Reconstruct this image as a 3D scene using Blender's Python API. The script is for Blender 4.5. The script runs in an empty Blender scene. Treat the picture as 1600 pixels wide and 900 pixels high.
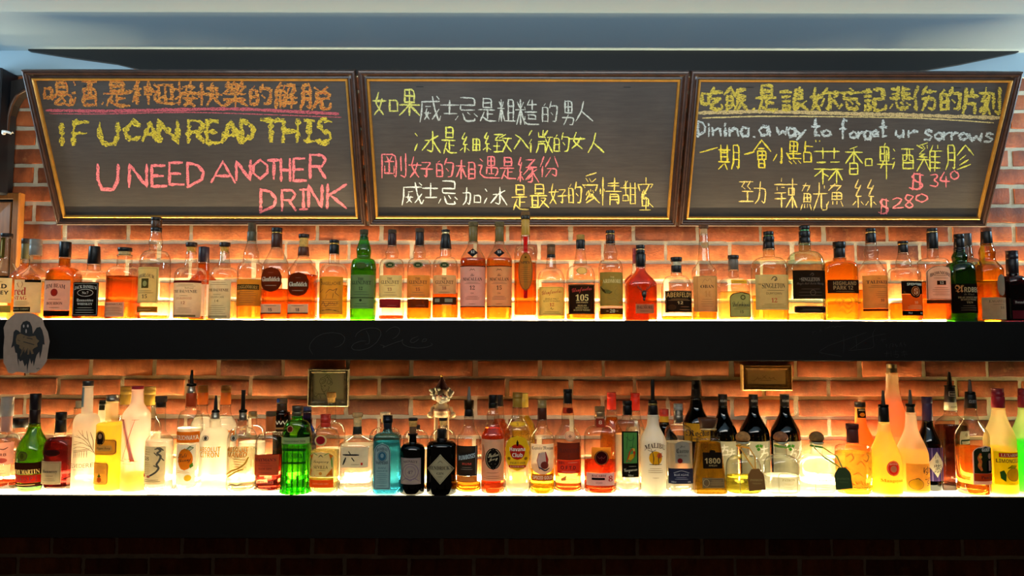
import bpy, math, random
from mathutils import Vector, Matrix, noise
random.seed(11)
SC = bpy.context.scene
COL = SC.collection
rnd = random.uniform

# ---------------------------------------------------------------- camera
F = 1155.0                       # focal length in pixels of a 1600 px wide frame
CAMZ = 1.55
PITCH, ROLL = math.radians(3.8), math.radians(0.12)
_X = Vector((1, 0, 0)); _U = Vector((0, -math.sin(PITCH), math.cos(PITCH))); _FW = Vector((0, math.cos(PITCH), math.sin(PITCH)))
_R = _X*math.cos(ROLL) + _U*math.sin(ROLL)
_UP = _U*math.cos(ROLL) - _X*math.sin(ROLL)
EYE = Vector((0, 0, CAMZ))
cam = bpy.data.cameras.new('camera'); cam.sensor_fit = 'HORIZONTAL'; cam.sensor_width = 36; cam.lens = F/1600*36
cam.clip_start = .02
camo = bpy.data.objects.new('camera', cam); COL.objects.link(camo)
m = Matrix.Identity(4)
for i in range(3):
    m[i][0], m[i][1], m[i][2] = _R[i], _UP[i], -_FW[i]
m.translation = EYE
camo.matrix_world = m
SC.camera = camo

def at(u, v, Y):
    "point at depth Y seen at photo pixel (u, v)"
    d = _FW + _R*((u-800)/F) + _UP*((450-v)/F)
    return EYE + d*(Y/d.y)
def pm(Y): return Y/F*1.004       # metres per pixel at depth Y

# ---------------------------------------------------------------- light and exposure
SC.view_settings.view_transform = 'Standard'; SC.view_settings.look = 'None'
SC.view_settings.gamma = 1; SC.view_settings.use_curve_mapping = False
SC.view_settings.exposure = 0.0
W = bpy.data.worlds.new('World'); SC.world = W; W.use_nodes = True
W.node_tree.nodes['Background'].inputs[0].default_value = (.95, .72, .58, 1)
W.node_tree.nodes['Background'].inputs[1].default_value = .035
PANEL_U, PANEL_L, STRIP_U, STRIP_L = 4.6, 8.0, 620., 125.       # strength of the two lit shelf tops
PANEL_COL = (1, .80, .43); PANEL_COL_L = (1, .84, .46)

def area(name, loc, target, sx, sy, power, color, spread=180):
    l = bpy.data.lights.new(name, 'AREA'); l.shape = 'RECTANGLE'; l.size = sx; l.size_y = sy
    l.energy = power; l.color = color; l.spread = math.radians(spread)
    o = bpy.data.objects.new(name, l); COL.objects.link(o); o.location = loc
    o.rotation_euler = (Vector(target)-Vector(loc)).to_track_quat('-Z', 'Y').to_euler()
    return o
area('uplight', (0, -.2, 1.75), (0, 1.8, 3.43), 3.4, .6, 48, (.66, .88, 1.0), 78)      # unseen cool lamp added near the camera to wash the ceiling
for sx_ in (-1, 1): area('end_light', (sx_*2.75, 2.2, 2.3), (sx_*.6, 2.48, 2.62), .3, .3, 9, (.55, .82, 1.0), 110)      # cool lamps past both ends of the boards
area('front_fill', (0, .6, 2.42), (0, 2.4, 1.3), 3.2, .25, 11, (1, .93, .82), 120)      # unseen area lamp added as fill for the label fronts
cy = SC.cycles
cy.max_bounces = 16; cy.transmission_bounces = 14; cy.transparent_max_bounces = 48; cy.diffuse_bounces = 4; cy.glossy_bounces = 4
cy.sample_clamp_indirect = 6; cy.caustics_reflective = False; cy.blur_glossy = .5

# ---------------------------------------------------------------- materials
def lin(c):
    return c/12.92 if c <= .04045 else ((c+.055)/1.055)**2.4
def rgb(h):
    h = h.lstrip('#')
    if len(h) == 3: h = ''.join(a*2 for a in h)
    return tuple(lin(int(h[i:i+2], 16)/255) for i in (0, 2, 4))
_mats = {}
def newmat(key):
    mt = bpy.data.materials.new(key); mt.use_nodes = True
    nt = mt.node_tree; nt.nodes.clear()
    out = nt.nodes.new('ShaderNodeOutputMaterial')
    def N(t, **kw):
        n = nt.nodes.new('ShaderNode'+t)
        for k, v in kw.items(): setattr(n, k, v)
        return n
    def L(a, b): nt.links.new(a, b)
    return mt, nt, out, N, L
def setin(n, **kw):
    for k, v in kw.items():
        s = n.inputs[k.replace('_', ' ')]
        s.default_value = (*v, 1) if isinstance(v, tuple) and len(v) == 3 and s.type == 'RGBA' else v
def principled(key, col, rough=.5, metal=0, spec=.5, bump=0, bscale=200, noise_amt=0, nscale=8, coat=0, stretch=None):
    k = ('p', key)
    if k in _mats: return _mats[k]
    mt, nt, out, N, L = newmat(key)
    b = N('BsdfPrincipled'); setin(b, Base_Color=tuple(col), Roughness=rough, Metallic=metal, Specular_IOR_Level=spec, Coat_Weight=coat)
    L(b.outputs[0], out.inputs[0])
    tc = N('TexCoord')
    src = tc.outputs['Object']
    if stretch:
        mp = N('Mapping'); mp.inputs['Scale'].default_value = stretch; L(src, mp.inputs[0]); src = mp.outputs[0]
    if noise_amt:
        nz = N('TexNoise'); setin(nz, Scale=nscale, Detail=6., Roughness=.6); L(src, nz.inputs['Vector'])
        mr = N('MapRange'); setin(mr, From_Min=.3, From_Max=.7, To_Min=1-noise_amt, To_Max=1+noise_amt); L(nz.outputs[0], mr.inputs[0])
        mx = N('MixRGB', blend_type='MULTIPLY'); mx.inputs[0].default_value = 1; mx.inputs[1].default_value = (*col, 1); L(mr.outputs[0], mx.inputs[2])
        L(mx.outputs[0], b.inputs['Base Color'])
    if bump:
        nz = N('TexNoise'); setin(nz, Scale=bscale, Detail=4.); L(src, nz.inputs['Vector'])
        bp = N('Bump'); setin(bp, Strength=bump, Distance=.002); L(nz.outputs[0], bp.inputs['Height']); L(bp.outputs[0], b.inputs['Normal'])
    _mats[k] = mt
    return mt
def paper(h, trans=.45):
    k = ('paper', h, trans)
    if k in _mats: return _mats[k]
    mt, nt, out, N, L = newmat('paper_'+h)
    c = rgb(h)
    d = N('BsdfDiffuse'); t = N('BsdfTranslucent'); x = N('MixShader'); x.inputs[0].default_value = trans
    tc = N('TexCoord'); nz = N('TexNoise'); setin(nz, Scale=60., Detail=3.); L(tc.outputs['Object'], nz.inputs['Vector'])
    mr = N('MapRange'); setin(mr, From_Min=.3, From_Max=.7, To_Min=.93, To_Max=1.05); L(nz.outputs[0], mr.inputs[0])
    mx = N('MixRGB', blend_type='MULTIPLY'); mx.inputs[0].default_value = 1; mx.inputs[1].default_value = (*c, 1); L(mr.outputs[0], mx.inputs[2])
    for s in (d, t): L(mx.outputs[0], s.inputs[0])
    L(d.outputs[0], x.inputs[1]); L(t.outputs[0], x.inputs[2]); L(x.outputs[0], out.inputs[0])
    _mats[k] = mt
    return mt
def ink(h):
    return principled('ink_'+h, rgb(h), .6, spec=.3)
def capmat(h, kind='cap'):
    c = rgb(h)
    if kind == 'metal': return principled('metal_'+h, c, .32, metal=.85, noise_amt=.06, nscale=40)
    if kind == 'cork': return principled('cork_'+h, c, .85, noise_amt=.3, nscale=120, bump=.3, bscale=250)
    return principled('cap_'+h, c, .36, spec=.28, noise_amt=.05, nscale=50)
def glass(h, edge=.32):
    "thin-walled clear or tinted glass: straight transmission, Schlick reflection, longer path at grazing angles"
    k = ('glass', h)
    if k in _mats: return _mats[k]
    mt, nt, out, N, L = newmat('glass_'+h)
    c = rgb(h)
    lw = N('LayerWeight'); lw.inputs[0].default_value = .5
    p = N('Math', operation='POWER'); L(lw.outputs['Facing'], p.inputs[0]); p.inputs[1].default_value = 4.5
    mlt = N('Math', operation='MULTIPLY_ADD'); L(p.outputs[0], mlt.inputs[0]); mlt.inputs[1].default_value = .8; mlt.inputs[2].default_value = .045
    p2 = N('Math', operation='POWER'); L(lw.outputs['Facing'], p2.inputs[0]); p2.inputs[1].default_value = 3
    mx = N('MixRGB'); L(p2.outputs[0], mx.inputs[0]); mx.inputs[1].default_value = (*c, 1)
    mx.inputs[2].default_value = tuple(edge*a**1.8 for a in c)+(1,)
    tr = N('BsdfTransparent'); L(mx.outputs[0], tr.inputs[0])
    g = N('BsdfGlossy'); setin(g, Color=(.95, .95, .95), Roughness=.04)
    tc = N('TexCoord'); nz = N('TexNoise'); setin(nz, Scale=26., Detail=1.); L(tc.outputs['Object'], nz.inputs['Vector'])
    bp = N('Bump'); setin(bp, Strength=.25, Distance=.003); L(nz.outputs[0], bp.inputs['Height']); L(bp.outputs[0], g.inputs['Normal'])
    s = N('MixShader'); L(mlt.outputs[0], s.inputs[0]); L(tr.outputs[0], s.inputs[1]); L(g.outputs[0], s.inputs[2]); L(s.outputs[0], out.inputs[0])
    _mats[k] = mt
    return mt
def frosted(h, tr=.42):
    k = ('frost', h, tr)
    if k in _mats: return _mats[k]
    mt, nt, out, N, L = newmat('frosted_'+h)
    c = rgb(h)
    t = N('BsdfTransparent'); t.inputs[0].default_value = (*c, 1)
    a = N('BsdfTranslucent'); a.inputs[0].default_value = (*c, 1)
    b = N('BsdfPrincipled'); setin(b, Base_Color=c, Roughness=.45)
    m1 = N('MixShader'); m1.inputs[0].default_value = .3; L(a.outputs[0], m1.inputs[1]); L(b.outputs[0], m1.inputs[2])
    m2 = N('MixShader'); m2.inputs[0].default_value = 1-tr; L(t.outputs[0], m2.inputs[1]); L(m1.outputs[0], m2.inputs[2])
    L(m2.outputs[0], out.inputs[0])
    _mats[k] = mt
    return mt
def liquid(h):
    k = ('liq', h)
    if k in _mats: return _mats[k]
    mt, nt, out, N, L = newmat('liquid_'+h)
    c = tuple(max(a, 1e-4)**.48 for a in rgb(h))
    r = N('BsdfRefraction'); setin(r, Color=c, Roughness=.03, IOR=1.3)
    t = N('BsdfTransparent'); t.inputs[0].default_value = (*c, 1)
    s = N('MixShader'); s.inputs[0].default_value = .5; L(r.outputs[0], s.inputs[1]); L(t.outputs[0], s.inputs[2])
    a = N('BsdfTranslucent'); a.inputs[0].default_value = (*(v**.7 for v in rgb(h)), 1)
    s2 = N('MixShader'); s2.inputs[0].default_value = .3 if min(rgb(h)) > .6 else .14; L(s.outputs[0], s2.inputs[1]); L(a.outputs[0], s2.inputs[2]); L(s2.outputs[0], out.inputs[0])
    _mats[k] = mt
    return mt
def cloudy(h):
    return frosted(h, .3)
def chalk(h, hatch=0):
    "dry chalk: broken up by the grain of the board, the gaps showing the board"
    k = ('chalk', h, hatch)
    if k in _mats: return _mats[k]
    mt, nt, out, N, L = newmat('chalk_'+h)
    c = rgb(h)
    d = N('BsdfDiffuse'); d.inputs[0].default_value = (*c, 1)
    t = N('BsdfTransparent')
    tc = N('TexCoord'); mp = N('Mapping'); mp.inputs['Scale'].default_value = (1, 1, 3 if hatch else 1.6); mp.inputs['Rotation'].default_value = (0, .25, 0); L(tc.outputs['Object'], mp.inputs[0])
    nz = N('TexNoise'); setin(nz, Scale=130. if hatch else 240., Detail=3., Roughness=.6); L(mp.outputs[0], nz.inputs['Vector'])
    mr = N('MapRange'); setin(mr, From_Min=.40 if hatch else .33, From_Max=.54 if hatch else .52, To_Min=.05 if hatch else .25, To_Max=.92); L(nz.outputs[0], mr.inputs[0])
    s = N('MixShader'); L(mr.outputs[0], s.inputs[0]); L(t.outputs[0], s.inputs[1]); L(d.outputs[0], s.inputs[2]); L(s.outputs[0], out.inputs[0])
    _mats[k] = mt
    return mt
def emit(key, col, st):
    k = ('emit', key)
    if k in _mats: return _mats[k]
    mt, nt, out, N, L = newmat(key)
    e = N('Emission'); setin(e, Color=col, Strength=st)
    L(e.outputs[0], out.inputs[0]); _mats[k] = mt
    return mt

# ---------------------------------------------------------------- mesh helpers
class MB:
    def __init__(s): s.v = []; s.f = []; s.mi = []; s.sm = []; s.mats = []
    def mat(s, m):
        if m not in s.mats: s.mats.append(m)
        return s.mats.index(m)
    def add(s, vs, fs, m, smooth=False):
        o = len(s.v); s.v += [tuple(p) for p in vs]; i = s.mat(m)
        for f in fs: s.f.append([o+a for a in f]); s.mi.append(i); s.sm.append(smooth)
    def box(s, lo, hi, m):
        x0, y0, z0 = lo; x1, y1, z1 = hi
        s.add([(x0,y0,z0),(x1,y0,z0),(x1,y1,z0),(x0,y1,z0),(x0,y0,z1),(x1,y0,z1),(x1,y1,z1),(x0,y1,z1)],
              [(0,3,2,1),(4,5,6,7),(0,1,5,4),(1,2,6,5),(2,3,7,6),(3,0,4,7)], m)
    def bbox(s, lo, hi, m, b=.002):
        "box with chamfered edges"
        x0, y0, z0 = lo; x1, y1, z1 = hi
        P = []
        for z, i in ((z0, b), (z0+b, 0), (z1-b, 0), (z1, b)):
            xa, xb, ya, yb = x0+i, x1-i, y0+i, y1-i
            P += [(xa+b,ya,z),(xb-b,ya,z),(xb,ya+b,z),(xb,yb-b,z),(xb-b,yb,z),(xa+b,yb,z),(xa,yb-b,z),(xa,ya+b,z)]
        fs = [tuple(range(7, -1, -1)), tuple(range(24, 32))]
        for r in range(3):
            for k in range(8): fs.append((r*8+k, r*8+(k+1) % 8, r*8+8+(k+1) % 8, r*8+8+k))
        s.add(P, fs, m)
    def lathe(s, prof, c, m, seg=32, n=2.0, cap0=True, cap1=True):
        "prof: (z, a, b[, n]) rings from bottom to top round the vertical axis through c"
        vs = []; fs = []
        for r in prof:
            z, a, b = r[:3]; e = 2/(r[3] if len(r) > 3 else n)
            for k in range(seg):
                t = 2*math.pi*(k+.5)/seg; co, si = math.cos(t), math.sin(t)
                vs.append((c[0]+a*math.copysign(abs(co)**e, co), c[1]+b*math.copysign(abs(si)**e, si), z))
        R = len(prof)
        for r in range(R-1):
            for k in range(seg):
                k2 = (k+1) % seg
                fs.append((r*seg+k, r*seg+k2, (r+1)*seg+k2, (r+1)*seg+k))
        s.add(vs, fs, m, True)
        if cap0: s.capf(vs[:seg], m, True)
        if cap1: s.capf(vs[-seg:], m, False)
    def capf(s, ring, m, flip):
        f = tuple(range(len(ring)))
        s.add(ring, [f[::-1] if flip else f], m)
    def tube(s, pts, r, m, seg=8, r1=None):
        pts = [Vector(p) for p in pts]; vs = []; fs = []
        for i, p in enumerate(pts):
            d = (pts[min(i+1, len(pts)-1)]-pts[max(i-1, 0)]).normalized()
            a = d.orthogonal().normalized(); b = d.cross(a)
            rr = r if r1 is None else r+(r1-r)*i/(len(pts)-1)
            for k in range(seg):
                t = 2*math.pi*k/seg; vs.append(p+a*rr*math.cos(t)+b*rr*math.sin(t))
        for i in range(len(pts)-1):
            for k in range(seg):
                k2 = (k+1) % seg; fs.append((i*seg+k, i*seg+k2, i*seg+seg+k2, i*seg+seg+k))
        s.add(vs, fs, m, True); s.capf(vs[:seg], m, True); s.capf(vs[-seg:], m, False)
    def ball(s, c, rx, ry, rz, m, seg=20, rings=12):
        prof = []
        for i in range(1, rings):
            t = math.pi*i/rings; prof.append((c[2]-rz*math.cos(t), rx*math.sin(t), ry*math.sin(t)))
        s.lathe(prof, c, m, seg)
    def build(s, name, parent=None):
        me = bpy.data.meshes.new(name)
        off = parent.location if parent else Vector((0, 0, 0))
        if parent and parent.parent: off = parent.parent.location
        me.from_pydata([tuple(Vector(p)-off) for p in s.v], [], s.f)
        for m in s.mats: me.materials.append(m)
        me.polygons.foreach_set('material_index', s.mi); me.polygons.foreach_set('use_smooth', s.sm); me.update()
        o = bpy.data.objects.new(name, me); COL.objects.link(o)
        if parent: o.parent = parent
        return o
def tag(o, label, cat, group=None):
    o['label'] = label; o['category'] = cat
    if group: o['group'] = group
    return o
def thing(name, loc, label, cat, group=None):
    o = bpy.data.objects.new(name, None); COL.objects.link(o); o.location = loc; o.empty_display_size = .05
    return tag(o, label, cat, group)
def structure(o): o['kind'] = 'structure'; return o

# ---------------------------------------------------------------- lettering
_txt = {}
def textmesh(s):
    if s in _txt: return _txt[s]
    c = bpy.data.curves.new('t', 'FONT'); c.body = s; c.resolution_u = 3
    o = bpy.data.objects.new('t', c)
    me = bpy.data.meshes.new_from_object(o)
    v = [p.co.copy() for p in me.vertices]; f = [tuple(p.vertices) for p in me.polygons]
    bpy.data.objects.remove(o); bpy.data.curves.remove(c); bpy.data.meshes.remove(me)
    x0, x1 = min(p.x for p in v), max(p.x for p in v); y0, y1 = min(p.y for p in v), max(p.y for p in v)
    r = ([((p.x-(x0+x1)/2)/(x1-x0), (p.y-(y0+y1)/2)/max(y1-y0, 1e-6)) for p in v], f)
    _txt[s] = r
    return r
def _mp(s, up, lo, dg=None):
    out = ''
    for ch in s:
        if 'A' <= ch <= 'Z': out += chr(up+ord(ch)-65)
        elif 'a' <= ch <= 'z': out += chr(lo+ord(ch)-97)
        elif dg and '0' <= ch <= '9': out += chr(dg+ord(ch)-48)
        else: out += ch
    return out
def sb(s): return _mp(s, 0x1D400, 0x1D41A, 0x1D7CE)     # bold serif
def sn(s): return _mp(s, 0x1D5D4, 0x1D5EE, 0x1D7EC)     # bold sans
def scr(s): return _mp(s, 0x1D4D0, 0x1D4EA)             # script
def fr(s): return _mp(s, 0x1D56C, 0x1D586)              # blackletter
# ---------------------------------------------------------------- handwriting: strokes on a 10 x 10 grid, A = 10, y down; @X:abcd places X in the box (a,b)-(c,d)
G = {}
for _l in '''口|1119 119199 1999
日|101A 10909A 1595 1A9A
目|101A 10909A 1494 1797 1A9A
白|5031 121A 12929A 1696 1A9A
田|101A 10909A 1595 505A 1A9A
木|0393 505A 5309 53A9
米|2143 8163 0494 505A 541A 54AA
女|40258A 73571A 04A4
子|119154 545A39 05A5
人|50451A 45AA
入|53451A 2153AA
力|13938A69 50481A
心|1508 33498987 5264 8395
忄|505A 1416 7485
糹|502363 723676 565A 3819 7899
氵|1031 0525 0A37
冫|1132 0936
亻|7015 454A
言|4161 0292 2484 2686 282A 28888A 2A8A
酉|0090 131A 13939A 404616 606696 1797 1A9A
月|20270A 20808A69 2383 2686
彳|3002 3406 262A
禾|7022 0393 505A 5309 5386
示|2181 0494 545A39 2618 7698
酒|@氵:0030 @氵:003A @酉:40AA
喝|@口:0237 @日:4084 5437 45959A79 6648 6678 484979
是|@日:2084 0595 5559 5787 361A 285AAA
一|06A4
种|@禾:004A @口:62A6 808A
迎|1122 04241718 183AAA 5131 3138 3857 6191 9198 9878 616A
接|0333 202A19 0745 7071 4292 5354 8374 35A5 @女:45AA
快|@忄:003A 4282 8286 35A5 60654A 66AA
樂|@白:3065 201232 320535 8072 7292 9265 6595 @木:06AA
的|@白:0149 6053 62A29979 6576
解|3013 3151 5143 131A 13535A49 1555 1757 333A 6191 919475 7164 6556 66A6 48A8 858A
脫|@月:004A 5162 9173 @口:53A6 664A 767AAAA8
如|@女:005A @口:63A9
果|@田:2085 06A6 555A 560A 56AA
威|1292 12160A 60759AA8 9569 8091 3454 @女:2559
士|03A3 5059 2999
忌|208083 2383 232585 @心:05AA
粗|@米:004A 606A 60909A 6393 6696 4AAA
糙|@米:004A 6052 5292 7074 4595 @口:5698 4344 4748 495AAA
男|@田:2085 17978A6A 562A
冰|@冫:003A 707A59 446439 9264 74AA
細|@糹:005A @田:63A9
緻|@糹:003A 4171 614474 4767 555A 4A7A 8163 73A3 937A 74AA
微|@彳:003A 6063 414373 4575 46483A 46767A 8063 83A3 937A 74AA
剛|000A 00606A59 2133 4133 1353 3338 1518 1858 5855 8187 A0AA89
好|@女:005A @子:52AA
相|@木:005A @目:61AA
遇|@田:4084 4548 45959889 6468 5878 1122 04241718 183AAA
緣|@糹:003A 6141 5181 8154 4494 6437 7465 747A5A 7649 7759 9576 76AA
份|@亻:003A 6035 80A5 46969A79 663A
加|@力:005A @口:64A9
最|@日:2084 0595 151A 454A 1747 1949 0A5A 66965A 67AA
愛|8021 2233 4253 8263 0415 0494 9486 @心:2578 4729 48882A 57AA
情|@忄:003A 4292 7075 4393 35A5 565A 56969A89 5797 5898
甜|4022 0353 3036 @口:1659 53A3 616A 919A 6696 6A9A
蜜|5052 0214 0292 9283 @心:2357 7236 @口:2679 565A 1A8A 7899
吃|@口:0248 6044 52A2 5595 9558 585AAAA8
飯|3003 3054 3334 @日:1448 181A 1A39 4859 9161 61665A 6494 946A 65AA
誏|@言:004A 7071 @日:5185 555A 5A78 9678 67AA
妳|@女:004A 6043 52A2 A294 737A69 5548 85A8
忘|5061 02A2 2225 2585 @心:05AA
記|@言:004A 519195 5595 5559 5AAAA8 595A
悲|4036 1141 1343 0545 6066 6191 6393 65A5 @心:06AA
伤|@亻:003A 6043 52A2 45A59A79 744A
片|20250A 6063 23A3 2686 868A
刻|3031 0262 3215 1545 4509 532A 365A 7278 A0AA89
期|0252 1017 4047 1343 1545 0757 280A 384A @月:60AA
會|5004 50A4 3363 @田:2487 @日:377A
小|505A49 2408 83A7
點|@田:0044 2427 0555 0757 0819 2839 4859 7074 72A2 @口:64A9
蒜|0191 3033 7073 1444 0656 363A 3608 3758 6494 56A6 868A 8659 86A9
香|7031 02A2 5156 5206 52A6 @日:268A
卑|5041 @田:1185 4527 06A6 626A
雞|4011 0122 2132 4142 3214 1434 3415 1545 0656 350A 365A 6154 535A 8182 53A3 5595 5797 5999 737A
胗|@月:004A 7044 70A4 7456 8658 984A
勁|0151 2113 1324 4133 3344 1555 3539 0959 @力:51AA
辣|3031 0252 1314 4333 0555 0757 353A 52A2 @口:6396 808A 865A 86AA
魚|4013 2171 7153 @田:2487 180A 3839 5859 788A
魷|@魚:005A 54A4 70745A 848AAAA8 9192
絲|@糹:005A @糹:50AA
A|0A50AA 2787
C|925013063A99
D|101A 106194871A
E|101A 1080 1575 1A9A
F|101A 1080 1575
H|101A 909A 1595
I|5059
J|2080 70794A18
T|00A0 505A
N|0A00AAA0
O|5013175A979350
R|101A 1070927515 559A
S|9140124586985A09
U|00062A8AA6A0
K|101A 9015 359A
Î|505A 2080 2A8A
a|8433062A7984 839A
i|545A 5152
n|141A 1764859A
g|8433062A7984 84898A2A
w|042A568A94
y|0458 941A
t|404989 0484
o|5416295A988554
f|8150434A 1575
r|141A 176494
e|17878554162989
u|14184A8884 848A
s|84332567886A1A
,|5A4B
3|11709245977A09
4|5016A6 737A
0|5013175A979350
2|125092750AA9
8|813013559 
$|9140124586985A09 302A 707A
.|5A69
"|2021 6061
X|10AA A00A
六|5071 03A3 3509 65A9
'''.splitlines():
    if '|' in _l:
        a, b = _l.split('|', 1); G[a] = b
G['8'] = '81301355985A18559281'
G['酒'] = '@氵:003A @酉:40AA'
G[','] = '5A4A'
def _n(c): return 10 if c == 'A' else int(c)
def strokes(ch, depth=0):
    out = []
    for tk in G[ch].split():
        if tk[0] == '@':
            c, b = tk[1:].split(':'); x0, y0, x1, y1 = [_n(q)/10 for q in b]
            out += [[(x0+p[0]*(x1-x0), y0+p[1]*(y1-y0)) for p in s] for s in strokes(c)]
        else:
            out.append([(_n(tk[i])/10, _n(tk[i+1])/10) for i in range(0, len(tk)-1, 2)])
    return out
def ribbon(pts, w, jit=0., soft=True):
    "polyline of 2-D points -> list of quads (outline strips) of width w, ends rounded off"
    P = [Vector(p) for p in pts]
    if soft and len(P) > 2:                       # round the corners a little
        Q = [P[0]]
        for i in range(1, len(P)-1):
            a, b, c = P[i-1], P[i], P[i+1]
            k = .28
            p0, p1 = b+(a-b)*k, b+(c-b)*k
            Q += [p0, p0*.25+b*.5+p1*.25, p1]
        P = Q+[P[-1]]
    R = []
    for i in range(len(P)-1):
        L = (P[i+1]-P[i]).length; n = max(1, int(L/4))
        R += [P[i].lerp(P[i+1], k/n) for k in range(n)]
    R.append(P[-1])
    vs = []; n = len(R)
    for i, p in enumerate(R):
        d = R[min(i+1, n-1)]-R[max(i-1, 0)]
        if d.length < 1e-9: d = Vector((1, 0))
        d.normalize(); nn = Vector((-d.y, d.x))
        ww = w/2*(.55 if i in (0, n-1) else 1)*(1+rnd(-jit, jit))
        off = nn*rnd(-jit, jit)*w*.25
        e = d*(-w*.35 if i == 0 else (w*.35 if i == n-1 else 0))
        vs += [p+nn*ww+off+e, p-nn*ww+off+e]
    return [(v.x, v.y) for v in vs], [(2*i, 2*i+1, 2*i+3, 2*i+2) for i in range(n-1)]
# ---------------------------------------------------------------- the room
WALL = 2.645                     # face of the bricks
FASC = 2.325                     # front of the shelves
CEIL = at(800, 78, WALL-.03).z
COURSE = 30.15*pm(WALL); BRICK = 99.3*pm(WALL)
def brick_material():
    mt, nt, out, N, L = newmat('brick')
    b = N('BsdfPrincipled'); setin(b, Roughness=.55, Specular_IOR_Level=.35)
    at_ = N('Attribute', attribute_name='tone')
    cr = N('ValToRGB'); e = cr.color_ramp.elements
    e[0].position = 0; e[0].color = (*rgb('6c3519'), 1); e[1].position = 1; e[1].color = (*rgb('b06031'), 1)
    k = e.new(.5); k.color = (*rgb('9a4c24'), 1)
    L(at_.outputs['Fac'], cr.inputs[0])
    tc = N('TexCoord')
    mp = N('Mapping'); mp.inputs['Scale'].default_value = (9, 9, 4); L(tc.outputs['Object'], mp.inputs[0])
    n1 = N('TexNoise'); setin(n1, Scale=2.2, Detail=5., Roughness=.65); L(mp.outputs[0], n1.inputs['Vector'])
    r1 = N('MapRange'); setin(r1, From_Min=.35, From_Max=.65, To_Min=.62, To_Max=1.3); L(n1.outputs[0], r1.inputs[0])
    m1 = N('MixRGB', blend_type='MULTIPLY'); m1.inputs[0].default_value = 1; L(cr.outputs[0], m1.inputs[1]); L(r1.outputs[0], m1.inputs[2])
    n2 = N('TexNoise'); setin(n2, Scale=38., Detail=5., Roughness=.7); L(tc.outputs['Object'], n2.inputs['Vector'])
    r2 = N('MapRange'); setin(r2, From_Min=.56, From_Max=.72, To_Min=0., To_Max=.3); L(n2.outputs[0], r2.inputs[0])
    m2 = N('MixRGB'); L(r2.outputs[0], m2.inputs[0]); L(m1.outputs[0], m2.inputs[1]); m2.inputs[2].default_value = (*rgb('c08a58'), 1)   # lime bloom
    L(m2.outputs[0], b.inputs['Base Color'])
    n3 = N('TexNoise'); setin(n3, Scale=150., Detail=5.); L(tc.outputs['Object'], n3.inputs['Vector'])
    ad = N('Math', operation='ADD'); L(n3.outputs[0], ad.inputs[0]); L(n2.outputs[0], ad.inputs[1])
    bp = N('Bump'); setin(bp, Strength=.35, Distance=.002); L(ad.outputs[0], bp.inputs['Height']); L(bp.outputs[0], b.inputs['Normal'])
    L(b.outputs[0], out.inputs[0])
    return mt
M_BRICK = brick_material()
M_MORTAR = principled('mortar', rgb('c9b79a'), .9, noise_amt=.16, nscale=30, bump=.6, bscale=220)
M_CEIL = principled('ceiling_paint', rgb('8c9ea8'), .75, noise_amt=.015, nscale=3)
M_BLACK = principled('shade_bracket_black', (.006, .0055, .005), .5, spec=.3)
M_FASC = principled('black_fascia', (.0045, .0036, .003), .6, spec=.1, bump=.1, bscale=300)
M_DARKWOOD = principled('dark_timber', rgb('1d120d'), .5, noise_amt=.3, nscale=20, stretch=(1, 1, .2))

w = MB(); tones = []
x0, x1 = -2.35, 2.35
zref = at(800, 379, WALL).z      # a bed joint
xref = at(1140, 394, WALL).x     # a head joint of the course under it
JT = .0125
w.add([(x0, WALL+.0055, 0), (x1, WALL+.0055, 0), (x1, WALL+.0055, 2.9), (x0, WALL+.0055, 2.9)], [(0, 1, 2, 3)], M_MORTAR)
tones += [0.5]
kz0 = -int(zref/COURSE)-1
for k in range(kz0, 40):
    zt = zref-0*COURSE + (k)*COURSE; zb = zt-COURSE
    if zb < 0 or zt > CEIL-.02: continue
    ph = 0 if k % 2 == 0 else .5
    i0 = int((x0-xref)/BRICK)-1
    for i in range(i0, i0+24):
        a = xref+(i+ph)*BRICK+JT/2; b = a+BRICK-JT
        if b < x0 or a > x1: continue
        a += rnd(-.003, .003); b += rnd(-.003, .003)
        lo, hi = zb+JT/2+rnd(-.0015, .0015), zt-JT/2+rnd(-.0015, .0015)
        NX, NZ = 8, 4; vs = []; fs = []
        tilt = rnd(-.002, .002); dp = rnd(-.001, .0015)
        for jz in range(NZ+1):
            for jx in range(NX+1):
                fx, fz = jx/NX, jz/NZ
                ed = jx in (0, NX) or jz in (0, NZ)
                ex = rnd(-.0012, .0012); ez = rnd(-.0013, .0013)
                vs.append((a+(b-a)*fx+(.0018 if jx == 0 else -.0018 if jx == NX else 0)+ex, WALL+dp+tilt*(fx-.5)+rnd(0, .0007)+(.0012 if ed else 0),
                           lo+(hi-lo)*fz+(.0015 if jz == 0 else -.0015 if jz == NZ else 0)+ez))
        for jz in range(NZ):
            for jx in range(NX):
                q = jz*(NX+1)+jx; fs.append((q, q+1, q+NX+2, q+NX+1))
        w.add(vs, fs, M_BRICK, True); tn = min(1, max(0, random.gauss(.5, .27))); tones += [tn]*len(fs); fs = []
        rim = [jx for jx in range(NX+1)]+[jz*(NX+1)+NX for jz in range(1, NZ+1)]+[NZ*(NX+1)+jx for jx in range(NX-1, -1, -1)]+[jz*(NX+1) for jz in range(NZ-1, 0, -1)]
        vs2 = [vs[q] for q in rim]; base = len(rim)
        for q in rim:
            p = vs[q]; cx, cz = (a+b)/2, (lo+hi)/2
            vs2.append((p[0]+.0015*(1 if p[0] > cx else -1), WALL+.0065, p[2]+.0012*(1 if p[2] > cz else -1)))
        n = len(rim)
        for q in range(n): fs.append(((q+1) % n, q, base+q, base+(q+1) % n))
        w.add(vs2, fs, M_BRICK, False)
        tones += [tn]*len(fs)
wall = structure(w.build('wall_back'))
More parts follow.
